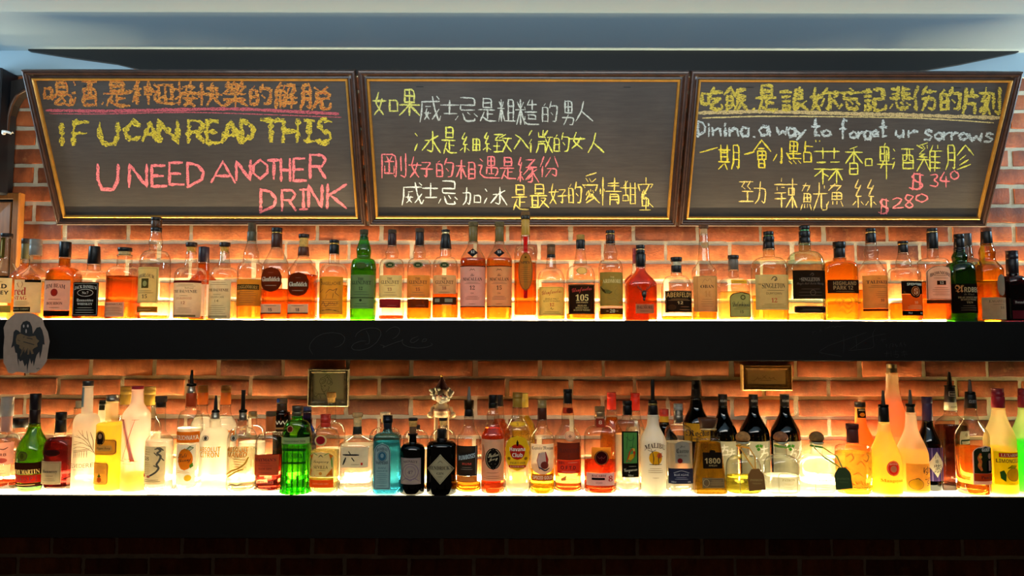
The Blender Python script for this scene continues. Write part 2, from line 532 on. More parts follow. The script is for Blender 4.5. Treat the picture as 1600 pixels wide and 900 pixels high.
at_ = wall.data.attributes.new('tone', 'FLOAT', 'FACE'); at_.data.foreach_set('value', tones)

c = MB(); c.box((-3.2, -2.5, CEIL), (3.2, WALL+.2, CEIL+.08), M_CEIL); structure(c.build('ceiling'))
c = MB(); c.box((-3.2, -2.5, -.08), (3.2, WALL+.2, 0), principled('floor_boards', rgb('2a1a12'), .5, noise_amt=.3, nscale=6, stretch=(.3, 4, 1))); structure(c.build('floor'))
# pale plaster band between brickwork and ceiling
zt = at(20, 119, WALL).z
c = MB(); c.box((x0, WALL-.012, zt), (x1, WALL+.012, CEIL), M_CEIL); structure(c.build('trim_1'))
# shade above the boards built as a black strip, ends cut to its slant
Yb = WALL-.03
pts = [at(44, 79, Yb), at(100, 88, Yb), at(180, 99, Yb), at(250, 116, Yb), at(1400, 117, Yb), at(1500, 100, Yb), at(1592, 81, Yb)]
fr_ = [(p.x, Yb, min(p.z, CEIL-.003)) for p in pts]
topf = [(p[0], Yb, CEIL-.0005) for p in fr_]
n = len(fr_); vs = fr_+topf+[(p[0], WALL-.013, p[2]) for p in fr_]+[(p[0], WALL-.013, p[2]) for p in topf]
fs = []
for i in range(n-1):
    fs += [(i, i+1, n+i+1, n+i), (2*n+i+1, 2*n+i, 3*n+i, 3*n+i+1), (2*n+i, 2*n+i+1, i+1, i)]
c = MB(); c.add(vs, fs, M_BLACK); structure(c.build('trim_shade_strip'))
# dark timber head with an arched corner at the left end, and its post
Yt = WALL-.04
def tri(u, v): return at(u, v, Yt)
c = MB()
A = [(13, 146), (13, 128), (40, 121), (70, 120), (70, 132), (52, 135), (38, 141), (27, 150), (19, 163), (14, 182), (13, 200)]
P = [tri(u, v) for u, v in A]
m_ = len(P); vs = [tuple(p) for p in P]+[(p.x, WALL-.001, p.z) for p in P]
c.add(vs, [tuple(range(m_))[::-1], tuple(range(m_, 2*m_))]+[(i, (i+1) % m_, m_+(i+1) % m_, m_+i) for i in range(m_)], M_DARKWOOD)
c.tube([tri(u, v)+Vector((0, -.004, 0)) for u, v in [(68, 133), (52, 136), (38, 142), (27, 151), (19, 164), (14, 183), (12.5, 205)]], .006, principled('timber_bead', rgb('4a2e1e'), .4), 8)
structure(c.build('trim_3'))
c = MB(); p = tri(-40, 118); q = tri(9, 300); c.bbox((p.x, WALL-.09, at(0, 300, WALL-.09).z), (q.x, WALL-.001, zt), principled('navy_post', rgb('10131c'), .45, noise_amt=.2, nscale=10), .004)
structure(c.build('trim_4'))
# coat hook on the post
hk = at(8, 207, WALL-.1)
t = thing('wall_hook', hk, 'small white metal hook screwed into the dark post at the left edge', 'hook')
c = MB(); c.tube([hk+Vector((-.012, .012, .002)), hk+Vector((-.004, -.006, .003)), hk+Vector((.012, -.01, 0)), hk+Vector((.026, -.008, -.005)), hk+Vector((.03, -.004, -.001))], .0042, principled('white_metal', rgb('d8cfc4'), .4), 8); c.build('hook_arm', t)
c = MB(); c.ball(hk+Vector((-.012, .011, .002)), .008, .006, .008, principled('white_metal', rgb('d8cfc4'), .4), 12, 8); c.build('mounting_screw', t)

# ---------------------------------------------------------------- lit shelves
def panel_mat(name, st, col):
    mt, nt, out, N, L = newmat(name)
    e = N('Emission'); e.inputs[0].default_value = (*col, 1); e.inputs[1].default_value = st
    L(e.outputs[0], out.inputs[0])
    return mt
def shelf(name, vt, vb, label, st, st2, col, yfront, yback, segs):
    zt_ = at(800, vt, FASC).z; zb_ = at(800, vb, FASC).z
    t = thing(name, Vector((0, FASC, zb_)), label, 'shelf')
    c = MB(); c.bbox((-2.3, FASC, zb_), (2.3, FASC+.018, zt_), M_FASC, .0015); c.build('fascia', t)
    c = MB(); c.box((-2.3, FASC+.018, zb_), (2.3, WALL-.002, zb_+.015), M_FASC); c.box((-2.3, WALL-.02, zb_+.015), (2.3, WALL-.002, zt_-.012), M_FASC); c.build('carcass', t)
    c = MB(); pmt = panel_mat(name+'_light_panel', st, col); hot = panel_mat(name+'_light_panel_bright', st*1.35, col); smt = panel_mat(name+'_led_strip', st2, col); shot = panel_mat(name+'_led_strip_bright', st2*3.2, col)
    for xa_, xb_, k_ in segs: c.box((xa_, yfront, zt_-.010), (xb_, yback, zt_-.003), hot if k_ else pmt)
    if yfront > FASC+.02: c.box((-2.3, FASC+.018, zt_-.010), (2.3, yfront, zt_-.003), M_FASC)
    c; c.build('light_panel', t)
    if yback < WALL-.04: c = MB(); c.box((-2.3, yback, zt_-.010), (2.3, WALL-.003, zt_-.003), principled('shelf_deck', rgb('b8ac98'), .5)); c.build('deck_board', t)
    c = MB()
    if vt < 600:                 # strip set in a groove, tilted at the wall
        ya, yb, zh, zl_ = WALL-.0305, WALL-.0225, zt_+.003, zt_-.011
        P = [(-2.3, ya, zl_), (2.3, ya, zl_), (2.3, ya, zh), (-2.3, ya, zh), (-2.3, yb, zl_), (2.3, yb, zl_)]
        c.add(P, [(0, 1, 2, 3), (0, 4, 5, 1), (0, 3, 4), (1, 5, 2)], M_FASC); c.add(P, [(3, 2, 5, 4)], smt)
    else:
     for xa_, xb_, k_ in segs: c.box((xa_, WALL-.03, zt_-.003), (xb_, WALL-.006, zt_+.004), shot if k_ else smt)
    c; c.build('led_strip', t)
    return t, zt_-.003
SHU, ZU = shelf('upper_shelf', 500.5, 563, 'long black upper bar shelf with a lit top under the chalkboards', PANEL_U, STRIP_U, PANEL_COL, 2.40, WALL-.031, [(-2.3, 2.3, 0)])
SHL, ZL = shelf('lower_shelf', 776, 842, 'long black lower bar shelf with a brightly lit white top', PANEL_L, STRIP_L, PANEL_COL_L, FASC+.018, 2.445, [(-2.3, -1.62, 0), (-1.62, -.8, 1), (-.8, .75, 0), (.75, 1.42, 1), (1.42, 2.3, 0)])
SHU.name = 'bar_shelf'; SHL.name = 'bar_shelf.001'

def draw(px_strokes, Y, w, mat, name, parent, off=.0006, soft=True, rough=.25):
    "chalk or pen lines given in photo pixels, lying on an upright surface at depth Y"
    c = MB()
    for i, s in enumerate(px_strokes):
        v, f = ribbon(s, w, rough, soft)
        c.add([at(a, b, Y-off-i*.00001) for a, b in v], f, mat)
    return c.build(name, parent)
def glyph_px(ch, x0, y0, x1, y1, slant=0):
    return [[(x0+(x1-x0)*p[0]+slant*(.5-p[1])*(y1-y0), y0+(y1-y0)*p[1]) for p in s] for s in strokes(ch)]
# faint marker signatures on the upper fascia
sig = principled('faded_marker', (.026, .023, .020), .6, spec=.2)
def sgn(s, ox, oy, k): return [[(ox+a/k, oy+b/k) for a, b in q] for q in s]
S1 = [[(175, 390), (145, 340), (150, 290), (200, 230), (280, 190), (370, 182), (450, 195), (490, 235), (470, 285), (430, 315), (385, 325)],
      [(585, 225), (600, 190), (650, 155), (720, 137), (790, 140), (830, 165), (832, 210), (790, 280), (720, 330), (640, 352), (570, 350), (545, 325), (570, 290), (630, 265), (690, 262)],
      [(690, 165), (710, 200), (722, 250), (718, 290), (680, 295)],
      [(880, 175), (920, 140), (970, 125), (1010, 140), (1012, 180), (985, 220), (945, 242)],
      [(825, 300), (870, 310), (845, 330), (900, 305), (980, 275), (1030, 262), (1045, 245), (1035, 275), (1050, 300), (1100, 322), (1190, 333), (1280, 322), (1330, 300), (1312, 280)],
      [(1190, 218), (1130, 240), (1110, 270), (1140, 282), (1175, 262), (1195, 245)], [(1225, 270), (1240, 245), (1275, 242), (1265, 265), (1225, 272)]]
draw(sgn(S1, 460, 490, 6.154), FASC, .75, sig, 'marker_signature', SHU)
S2 = [[(170, 180), (215, 168)], [(190, 178), (180, 210)], [(248, 180), (258, 145), (268, 175)], [(300, 145), (345, 130), (345, 115)], [(360, 135), (380, 115), (395, 135), (420, 118), (440, 128), (500, 112)],
      [(465, 412), (360, 395), (232, 372), (330, 310), (440, 270), (605, 215), (700, 180)], [(480, 200), (483, 300), (480, 375)], [(520, 350), (555, 355), (700, 340), (775, 325), (765, 240), (760, 190), (790, 140)],
      [(600, 220), (608, 340)], [(545, 345), (640, 280), (760, 215), (880, 195)], [(795, 245), (805, 250)], [(845, 235), (858, 270)], [(830, 260), (885, 245)],
      [(885, 300), (895, 295), (892, 328)], [(935, 285), (920, 330)], [(945, 290), (965, 295), (945, 318), (968, 320)], [(985, 290), (975, 305), (1000, 310), (985, 322)], [(1020, 318), (1030, 270), (1040, 318)], [(1065, 272), (1060, 295), (1080, 300), (1070, 318)],
      [(870, 385), (925, 378)], [(898, 360), (890, 420)], [(935, 360), (938, 415)], [(960, 370), (1005, 365)], [(983, 350), (980, 390)], [(960, 395), (1010, 388), (1000, 425), (970, 415)], [(1035, 370), (1085, 362)], [(1060, 350), (1058, 380)], [(1035, 400), (1095, 390)], [(1062, 385), (1070, 420)], [(1040, 380), (1088, 378)]]
draw(sgn(S2, 1240, 490, 6.154), FASC, .55, principled('faded_marker_thin', (.02, .018, .016), .6, spec=.2), 'marker_signature', SHU)

# ---------------------------------------------------------------- chalkboards leaning out from the wall
YB = 2.60
bl, br = at(92, 349, YB), at(1537, 353.5, YB)
ZB = at(815, 352, YB).z
HALF = (br.x-bl.x)/2; XC = (br.x+bl.x)/2
# depth of the top edge from its width in the photo
def top_at(Y): return (at(1597, 111.5, Y).x-at(38, 111.5, Y).x)/2
lo, hi = 2.0, 2.6
for _ in range(40):
    mid = (lo+hi)/2
    if top_at(mid) > HALF: hi = mid
    else: lo = mid
YT = (lo+hi)/2; ZT = at(815, 110, YT).z
EV = Vector((0, YT-YB, ZT-ZB)); BH = EV.length; EV.normalize()
EN = Vector((1, 0, 0)).cross(EV).normalized()          # out of the board, towards the room
if EN.y > 0: EN = -EN
def onboard(u, v, h=0.):
    "point of the board plane (raised by h) seen at photo pixel (u, v)"
    d = at(u, v, 1.0)-EYE
    o = Vector((0, YB, ZB))+EN*h
    return EYE+d*((o-EYE).dot(EN)/d.dot(EN))
M_FRAME = principled('frame_wood', rgb('3c2318'), .38, spec=.5, noise_amt=.45, nscale=26, stretch=(1, 1, 1), coat=.2, bump=.1, bscale=120)
M_GOLD = principled('frame_gold', rgb('b07a2e'), .38, metal=.55, noise_amt=.18, nscale=40)
def board_material():
    mt, nt, out, N, L = newmat('blackboard')
    b = N('BsdfPrincipled'); setin(b, Roughness=.62, Specular_IOR_Level=.3)
    tc = N('TexCoord'); mp = N('Mapping'); mp.inputs['Scale'].default_value = (1.2, 1, 14); L(tc.outputs['Object'], mp.inputs[0])
    n1 = N('TexNoise'); setin(n1, Scale=9., Detail=7., Roughness=.7); L(mp.outputs[0], n1.inputs['Vector'])
    n2 = N('TexNoise'); setin(n2, Scale=3.2, Detail=3.); L(tc.outputs['Object'], n2.inputs['Vector'])
    mu = N('Math', operation='MULTIPLY'); L(n1.outputs[0], mu.inputs[0]); L(n2.outputs[0], mu.inputs[1])
    cr = N('ValToRGB'); e = cr.color_ramp.elements; e[0].position = .12; e[0].color = (*rgb('332c29'), 1); e[1].position = .55; e[1].color = (*rgb('4f4742'), 1)
    L(mu.outputs[0], cr.inputs[0]); L(cr.outputs[0], b.inputs['Base Color']); L(b.outputs[0], out.inputs[0])
    return mt
M_BOARD = board_material()
def bp_(x, s, h): return Vector((x, YB, ZB))+EV*s+EN*h
def sweep(c, xa, xb, prof, mat):
    "mitred moulding round the board; prof: (inset, height)"
    n = len(prof); vs = []
    for (d, h) in prof:
        vs += [bp_(xa+d, d, h), bp_(xb-d, d, h), bp_(xb-d, BH-d, h), bp_(xa+d, BH-d, h)]
    fs = []
    for i in range(n-1):
        for k in range(4):
            k2 = (k+1) % 4; fs.append((i*4+k, i*4+k2, i*4+4+k2, i*4+4+k))
    # split the corners so every side is shaded flat along its length
    c.add(vs, fs, mat)
BX = [(bl.x, at(573, 352, YB).x), (at(577, 352, YB).x, at(1055.5, 352, YB).x), (at(1058.5, 352, YB).x, br.x)]
BOARDS = []
BLAB = ['left chalkboard with orange Chinese line and English words in yellow and pink, wooden frame',
        'middle chalkboard with four lines of Chinese writing in a brown wooden frame',
        'right chalkboard with a yellow heading, white English line and pink prices, wooden frame']
U = BH/242                       # one photo pixel on the board, about
for (xa, xb), lab in zip(BX, BLAB):
    t = thing('chalkboard', Vector(((xa+xb)/2, YB, ZB)), lab, 'chalkboard', 'framed chalkboards over the bar')
    c = MB(); sweep(c, xa, xb, [(0, -.012), (0, .012), (.002, .016), (.006, .017), (.0075, .0145), (.009, .0145), (.0105, .017), (.0135, .016), (.016, .009), (.020, .0065), (.025, .0068), (.0265, .0085)], M_FRAME)
    c.build('frame', t)
    c = MB(); sweep(c, xa, xb, [(.0262, .0080), (.0272, .0125), (.030, .0140), (.0335, .0125), (.0348, .009), (.035, .001)], M_GOLD); c.build('gold_bead', t)
    c = MB(); vs = [bp_(xa+.004, .004, -.010), bp_(xb-.004, .004, -.010), bp_(xb-.004, BH-.004, -.010), bp_(xa+.004, BH-.004, -.010)]
    vs += [bp_(xa+.03, .03, .002), bp_(xb-.03, .03, .002), bp_(xb-.03, BH-.03, .002), bp_(xa+.03, BH-.03, .002)]
    c.add(vs, [(3, 2, 1, 0), (4, 5, 6, 7), (0, 1, 5, 4), (1, 2, 6, 5), (2, 3, 7, 6), (3, 0, 4, 7)], M_BOARD); c.build('writing_surface', t)
    # hanging brackets behind the top edge keep the lean
    c = MB()
    for xx in (xa+.2, xb-.2): c.box((xx-.012, YT+.02, ZT-.05), (xx+.012, WALL-.014, ZT-.03), M_BLACK)
    c.build('hanging_bracket', t)
    BOARDS.append(t)
def write(board, items, col, w, label, hatch=0, rough=.35, name='chalk_writing', soft=True):
    "items: (character, x0, y0, x1, y1) boxes in photo pixels, or ready polylines"
    c = MB(); k = 0
    for it in items:
        ss = glyph_px(it[0], *it[1:5], slant=(it[5] if len(it) > 5 else 0)) if isinstance(it[0], str) else [it]
        for s in ss:
            s = [(a+rnd(-.5, .5), b+rnd(-.5, .5)) for a, b in s]
            v, f = ribbon(s, w*rnd(.9, 1.1), rough, soft)
            c.add([onboard(a, b, .0026+k*.000004) for a, b in v], f, chalk(col, hatch)); k += 1
    o = c.build(name, board); o['label'] = label
    return o
def row(s, boxes): return [(ch, *b) for ch, b in zip(s, boxes)]
b1, b2, b3 = BOARDS
OR, YE, PK, WH, LY = 'd08c46', 'd4be46', 'f08088', 'd8dcd8', 'e4e46a'
L1 = row('喝酒.是一种迎接快樂的解脫', [(68, 129, 116, 166), (114, 128, 152, 164), (156, 158, 164, 162), (163, 127, 202, 165), (194, 140, 207, 147), (209, 128, 237, 162), (238, 130, 272, 161), (274, 128, 307, 165), (310, 131, 346, 164), (350, 128, 386, 166), (390, 132, 424, 166), (428, 130, 463, 168), (470, 133, 516, 170)])
write(b1, L1, OR, 5.2, 'orange chalk line of Chinese characters', 1, .5)
write(b1, L1, 'd07040', 1.6, 'darker orange chalk going over the characters', 0, .4)
write(b1, [[(73, 172), (150, 174), (260, 172), (360, 170), (430, 173), (528, 178)]], 'b85a64', 5.0, 'thick pink underline', 0, .3, 'chalk_underline')
write(b1, [[(78, 177), (150, 178), (300, 175), (430, 179), (533, 183)]], 'b85a64', 1.5, 'thin pink underline', 0, .3, 'chalk_underline')
YL = row('IFUCANREADTHÎS', [(88, 194, 106, 229), (112, 191, 143, 226), (156, 193, 184, 224), (196, 190, 220, 218), (224, 190, 245, 219), (249, 190, 277, 221), (292, 189, 320, 222), (321, 189, 344, 223), (347, 189, 374, 221), (375, 189, 399, 223), (409, 188, 438, 220), (440, 188, 468, 221), (472, 188, 494, 220), (494, 186, 520, 224)])
write(b1, YL, YE, 7.0, 'yellow chalk capitals filled in with hatching', 1, .6, soft=False)
write(b1, YL, YE, 2.0, 'yellow chalk capitals', 0, .4, soft=False)
write(b1, row('UNEEDANOTHERDRÎNK', [(153, 257, 184, 296), (202, 257, 229, 292), (234, 259, 263, 291), (262, 254, 290, 288), (290, 254, 321, 292), (330, 252, 367, 285), (369, 251, 391, 281), (393, 250, 420, 279), (419, 250, 437, 279), (437, 248, 455, 283), (456, 248, 480, 282), (481, 242, 512, 278), (404, 296, 434, 332), (438, 297, 464, 329), (465, 296, 484, 327), (482, 290, 503, 323), (508, 288, 544, 325)]), PK, 4.2, 'pink chalk capitals', 0, .35, soft=False)
write(b2, row('如果', [(583, 144, 623, 179), (625, 140, 655, 180)]), 'd4d070', 2.6, 'dull yellow chalk characters')
write(b2, row('威士忌是粗糙的男人', [(656, 151, 689, 190), (689, 157, 716, 180), (712, 153, 749, 191), (748, 154, 775, 189), (778, 156, 805, 189), (806, 156, 842, 194), (847, 159, 871, 193), (877, 158, 899, 195), (897, 159, 926, 189)]), 'c4c8c2', 2.2, 'white chalk line of Chinese characters')
write(b2, row('冰是細緻入微的女人', [(648, 206, 688, 238), (691, 199, 713, 239), (718, 208, 751, 238), (754, 207, 799, 237), (801, 208, 826, 232), (827, 204, 863, 238), (865, 208, 890, 239), (891, 207, 914, 232), (917, 208, 943, 238)]), LY, 2.3, 'yellow chalk line of Chinese characters')
write(b2, row('剛好的相遇是緣份', [(597, 241, 634, 278), (639, 245, 676, 277), (681, 248, 709, 279), (713, 251, 743, 279), (747, 245, 781, 278), (782, 246, 805, 279), (808, 246, 842, 284), (844, 245, 872, 276)]), PK, 2.3, 'pink chalk line of Chinese characters')
write(b2, row('威士忌加冰', [(628, 286, 662, 320), (661, 287, 684, 311), (685, 283, 717, 321), (722, 293, 752, 320), (757, 293, 792, 320)]), 'dfe8ea', 2.0, 'white chalk characters')
write(b2, row('是最好的愛情甜蜜', [(800, 289, 825, 327), (829, 288, 857, 324), (858, 288, 886, 318), (888, 285, 909, 320), (911, 270, 936, 317), (937, 278, 970, 320), (970, 283, 995, 318), (997, 278, 1022, 328)]), 'e8d070', 2.1, 'pale orange chalk characters')
L3 = row('吃飯.是誏妳忘記悲伤的片刻', [(1096, 138, 1128, 171), (1132, 137, 1167, 171), (1173, 165, 1181, 171), (1182, 134, 1214, 172), (1220, 137, 1263, 172), (1267, 138, 1309, 172), (1312, 138, 1346, 172), (1349, 136, 1384, 172), (1391, 136, 1424, 171), (1427, 136, 1462, 172), (1469, 138, 1501, 174), (1505, 139, 1528, 177), (1531, 138, 1562, 178)])
write(b3, L3, 'ccb650', 5.6, 'thick yellow chalk heading', 1, .4)
write(b3, L3, 'ccb650', 1.8, 'yellow chalk heading outline', 0, .4)
write(b3, [[(1093, 176), (1200, 174), (1320, 177), (1430, 180), (1560, 184)]], 'bfa878', 5.5, 'thick buff underline', 0, .3, 'chalk_underline')
write(b3, [[(1098, 184), (1180, 182), (1300, 182), (1440, 184), (1552, 192)]], 'cdb97e', 1.8, 'thin buff underline', 0, .3, 'chalk_underline')
DN = row('Dining,awaytoforgeturs', [(1089, 189, 1104, 213), (1104, 192, 1111, 212), (1112, 192, 1128, 212), (1129, 192, 1137, 212), (1138, 193, 1155, 212), (1157, 193, 1173, 213), (1175, 206, 1182, 214), (1186, 191, 1205, 212), (1214, 192, 1231, 211), (1231, 194, 1245, 213), (1244, 193, 1260, 218), (1269, 186, 1283, 214), (1283, 197, 1300, 213), (1311, 186, 1326, 216), (1326, 199, 1341, 216), (1340, 199, 1351, 216), (1350, 198, 1363, 218), (1362, 197, 1375, 215), (1374, 188, 1388, 215), (1398, 197, 1415, 214), (1418, 199, 1435, 214), (1443, 197, 1459, 218)])
DN += row('orrows', [(1459, 200, 1474, 218), (1474, 200, 1486, 218), (1486, 200, 1498, 218), (1497, 201, 1514, 219), (1515, 203, 1536, 220), (1537, 203, 1555, 221)])
for i_, j_ in ((0, 7), (7, 8), (8, 11), (11, 13), (13, 19), (19, 21), (21, 28)):
    write(b3, DN[i_:j_], 'c2ccd0', 4.4, 'white chalk English word', 1, .4, 'chalk_word', False)
    write(b3, DN[i_:j_], 'c2ccd0', 1.6, 'white chalk English word outline', 0, .3, 'chalk_word', False)
write(b3, [[(1094, 238), (1121, 231)], [(1164, 241), (1178, 237)]]+row('期會小點"', [(1123, 227, 1157, 264), (1177, 219, 1204, 262), (1208, 232, 1235, 256), (1233, 221, 1269, 259), (1272, 220, 1286, 230)]), 'e6d24a', 2.4, 'yellow chalk characters')
write(b3, row('蒜香口卑酒雞胗', [(1273, 231, 1316, 287), (1321, 229, 1347, 272), (1351, 247, 1364, 260), (1371, 224, 1395, 279), (1395, 233, 1429, 263), (1433, 223, 1473, 267), (1478, 227, 1521, 265)]), 'dcd860', 2.2, 'pale yellow chalk characters')
for ch_, bx_ in (('勁', (1155, 280, 1199, 318)), ('辣', (1211, 279, 1245, 324)), ('魷', (1251, 286, 1292, 328)), ('魚', (1292, 287, 1323, 322)), ('絲', (1331, 281, 1371, 324))): write(b3, [(ch_, *bx_)], 'e2c878', 2.0, 'buff chalk character', name='chalk_character')
write(b3, row('$340', [(1421, 271, 1445, 296), (1453, 272, 1467, 292), (1466, 269, 1484, 292), (1484, 267, 1499, 281)]), PK, 2.3, 'upper pink chalk price', 0, .35, 'chalk_price')
write(b3, row('$280', [(1373, 311, 1390, 334), (1393, 308, 1411, 326), (1412, 304, 1429, 325), (1429, 303, 1451, 316)]), PK, 2.3, 'lower pink chalk price', 0, .35, 'chalk_price')

# ---------------------------------------------------------------- framed pictures on the brick
def picture(name, u0, v0, u1, v1, fw, label, fm, pm_, depth=.02, sd=.006):
    Y = WALL-depth; a, b = at(u0, v1, Y), at(u1, v0, Y)
    t = thing(name, Vector(((a.x+b.x)/2, Y, a.z)), label, 'picture')
    c = MB(); f = fw*pm(Y)
    prof = [(0, 0), (0, -depth*.8), (f*.18, -depth), (f*.42, -depth*.72), (f*.6, -depth*.85), (f*.8, -depth*.72), (f, -depth*.66), (f, -depth*.1)]
    vs = []
    for d, h in prof:
        for X, Z in ((a.x+d, a.z+d), (b.x-d, a.z+d), (b.x-d, b.z-d), (a.x+d, b.z-d)): vs.append((X, WALL-.001+h, Z))
    fs = [(i*4+k, i*4+(k+1) % 4, i*4+4+(k+1) % 4, i*4+4+k) for i in range(len(prof)-1) for k in range(4)]
    c.add(vs, fs, fm); c.build('picture_frame', t)
    c = MB(); c.box((a.x+f*.9, WALL-sd, a.z+f*.9), (b.x-f*.9, WALL-.0015, b.z-f*.9), pm_); c.build('picture_sheet', t)
    return t
SILV = principled('tarnished_silver', rgb('8d7f62'), .35, metal=.7, noise_amt=.5, nscale=70, bump=.8, bscale=130)
pt = picture('framed_portrait', 480, 576.5, 545, 635.5, 7.5, 'silver framed ink drawing of a lady with pinned up hair on brick wall', SILV, principled('cream_sheet', rgb('c9c19c'), .6, noise_amt=.04, nscale=20))
K = lambda q: [[(470+a/11.25, 565+b/11.25) for a, b in s] for s in q]
lady = [[(330, 340), (345, 300), (390, 280), (430, 265), (440, 235), (480, 232), (510, 255), (500, 280), (535, 300), (545, 345), (560, 385), (540, 410), (510, 415)],
        [(330, 340), (340, 385), (370, 395), (420, 370), (440, 330), (430, 300), (400, 300)], [(350, 330), (380, 310), (415, 330), (400, 360), (360, 365)], [(440, 290), (475, 270), (490, 310), (470, 350), (455, 390)],
        [(490, 300), (520, 330), (515, 380), (490, 400), (470, 380)], [(450, 250), (480, 260), (465, 285)], [(500, 330), (540, 360), (520, 400)],
        [(352, 400), (360, 440), (365, 480), (380, 515), (400, 530), (430, 520), (465, 480)], [(405, 425), (420, 418), (440, 425), (425, 435), (408, 430)], [(368, 425), (378, 430), (370, 445)], [(372, 490), (392, 488)], [(385, 470), (392, 460)],
        [(490, 430), (498, 460), (480, 500), (465, 530)], [(400, 535), (412, 575), (370, 565), (310, 565), (260, 620)], [(412, 540), (420, 580), (440, 610)], [(310, 565), (240, 550)], [(330, 575), (345, 640)], [(355, 575), (350, 650)], [(240, 575), (235, 610), (290, 630)], [(480, 520), (540, 500)]]
draw(K(lady), WALL-.0065, .55, principled('ink_line', (.02, .02, .018), .7), 'ink_drawing', pt)
gp = picture('framed_sketch', 1160.5, 570, 1238, 610.5, 9, 'small gilt wood frame with a faint pencil sketch on tan paper', principled('gilt_wood', rgb('a87838'), .35, metal=.35, noise_amt=.35, nscale=60, bump=.4, bscale=150), principled('tan_sheet', rgb('cba05e'), .65, noise_amt=.06, nscale=30), .026, .016)
K2 = lambda q: [[(1150+a/15, 560+b/15) for a, b in s] for s in q]
draw(K2([[(615, 395), (720, 480)], [(720, 390), (610, 475)], [(420, 515), (480, 490), (510, 430), (530, 500), (570, 455), (600, 500)], [(760, 470), (790, 440), (800, 490), (900, 440), (880, 480), (960, 515)], [(560, 520), (700, 520), (830, 515)], [(350, 520), (440, 530)]]), WALL-.0165, .5, principled('pencil_line', rgb('6a4a20'), .8), 'pencil_sketch', gp)
# wooden frame at the left edge: only its right end is in the picture
Y = WALL-.03
a, b = at(-90, 445, Y), at(31, 301, Y)
t = thing('wooden_picture_frame', Vector((a.x, WALL, a.z)), 'orange brown wooden frame cut off by the left edge behind bottles', 'picture')
OAK = principled('orange_oak', rgb('8a5320'), .4, noise_amt=.3, nscale=30, stretch=(3, 1, .4), coat=.2)
def rectsweep(prof, mat, name):
    c = MB(); vs = []
    for d, h in prof:
        for X, Z in ((a.x+d, a.z+d), (b.x-d, a.z+d), (b.x-d, b.z-d), (a.x+d, b.z-d)): vs.append((X, WALL-.001-h, Z))
    c.add(vs, [(i*4+k, i*4+(k+1) % 4, i*4+4+(k+1) % 4, i*4+4+k) for i in range(len(prof)-1) for k in range(4)], mat); return c.build(name, t)
rectsweep([(0, 0), (0, .026), (.003, .03), (.022, .03), (.024, .028)], OAK, 'outer_frame')
rectsweep([(.024, .027), (.025, .012), (.031, .012), (.032, .02)], principled('frame_groove', (.004, .003, .002), .7), 'shadow_groove')
rectsweep([(.032, .02), (.035, .024), (.075, .021), (.08, .012)], OAK, 'inner_frame')
c = MB(); c.box((a.x+.07, WALL-.008, a.z+.07), (b.x-.07, WALL-.002, b.z-.07), principled('dark_print', rgb('30231a'), .5, noise_amt=.3, nscale=20)); c.build('picture_sheet', t)
# wall screw beside that frame
sc = at(32.5, 313, WALL-.008)
t = thing('screw_hook', sc, 'round white screw head in the brick right of the left wooden frame', 'screw')
c = MB(); c.ball(sc, .0075, .005, .0095, principled('white_metal', rgb('d8cfc4'), .4), 14, 8); c.tube([sc, sc+Vector((0, .012, 0))], .003, principled('white_metal', rgb('d8cfc4'), .4)); c.build('screw_head', t)
# ---------------------------------------------------------------- bottles
ROWY = {'f': 2.385, 'm': 2.465, 'b': 2.56}
GRP = {'U': 'whisky bottles on the upper shelf', 'L': 'spirit bottles on the lower shelf'}
INK = '1c1712'
def smooth(t): return t*t*(3-2*t)
class Shape:
    "outline of one bottle: rings (z, half width, half depth, roundness)"
    def __init__(s, rings): s.r = rings
    def at(s, z):
        r = s.r
        if z <= r[0][0]: return r[0][1:]
        for p, q in zip(r, r[1:]):
            if z <= q[0]:
                t = (z-p[0])/max(q[0]-p[0], 1e-9); return tuple(p[i]+(q[i]-p[i])*t for i in (1, 2, 3))
        return r[-1][1:]
    def front(s, x, z, d=0):
        a, b, n = s.at(z); u = min(abs(x)/(a+d), .985)
        return -(b+d)*(1-u**n)**(1/n)
def extents(shape, v):
    "left and right limits (-1..1) of a label outline at height v (0 bottom .. 1 top)"
    if shape == 'e': h = math.sqrt(max(0, 1-(2*v-1)**2))
    elif shape == 'd': h = max(0, 1-abs(2*v-1))
    elif shape == 'arch': h = 1 if v < .78 else math.sqrt(max(0, 1-((v-.78)/.22)**2))
    elif shape == 'oct': h = 1-max(0, .1-v, v-.9)*1.6
    elif shape == 'shield': h = 1 if v > .3 else .35+.65*math.sqrt(max(0, 1-((.3-v)/.3)**2))
    elif shape == 'blob': h = math.sqrt(max(0, 1-abs(2*v-1)**2.6))*(1+.025*math.sin(v*23))
    elif shape == 'sl': return -1+.0*v, 1.0
    elif shape == 'trap': h = .78+.22*(1-v)
    elif shape == 'tag': h = 1 if v < .7 else 1-(v-.7)/.3*.55
    else: h = 1
    return -h, h
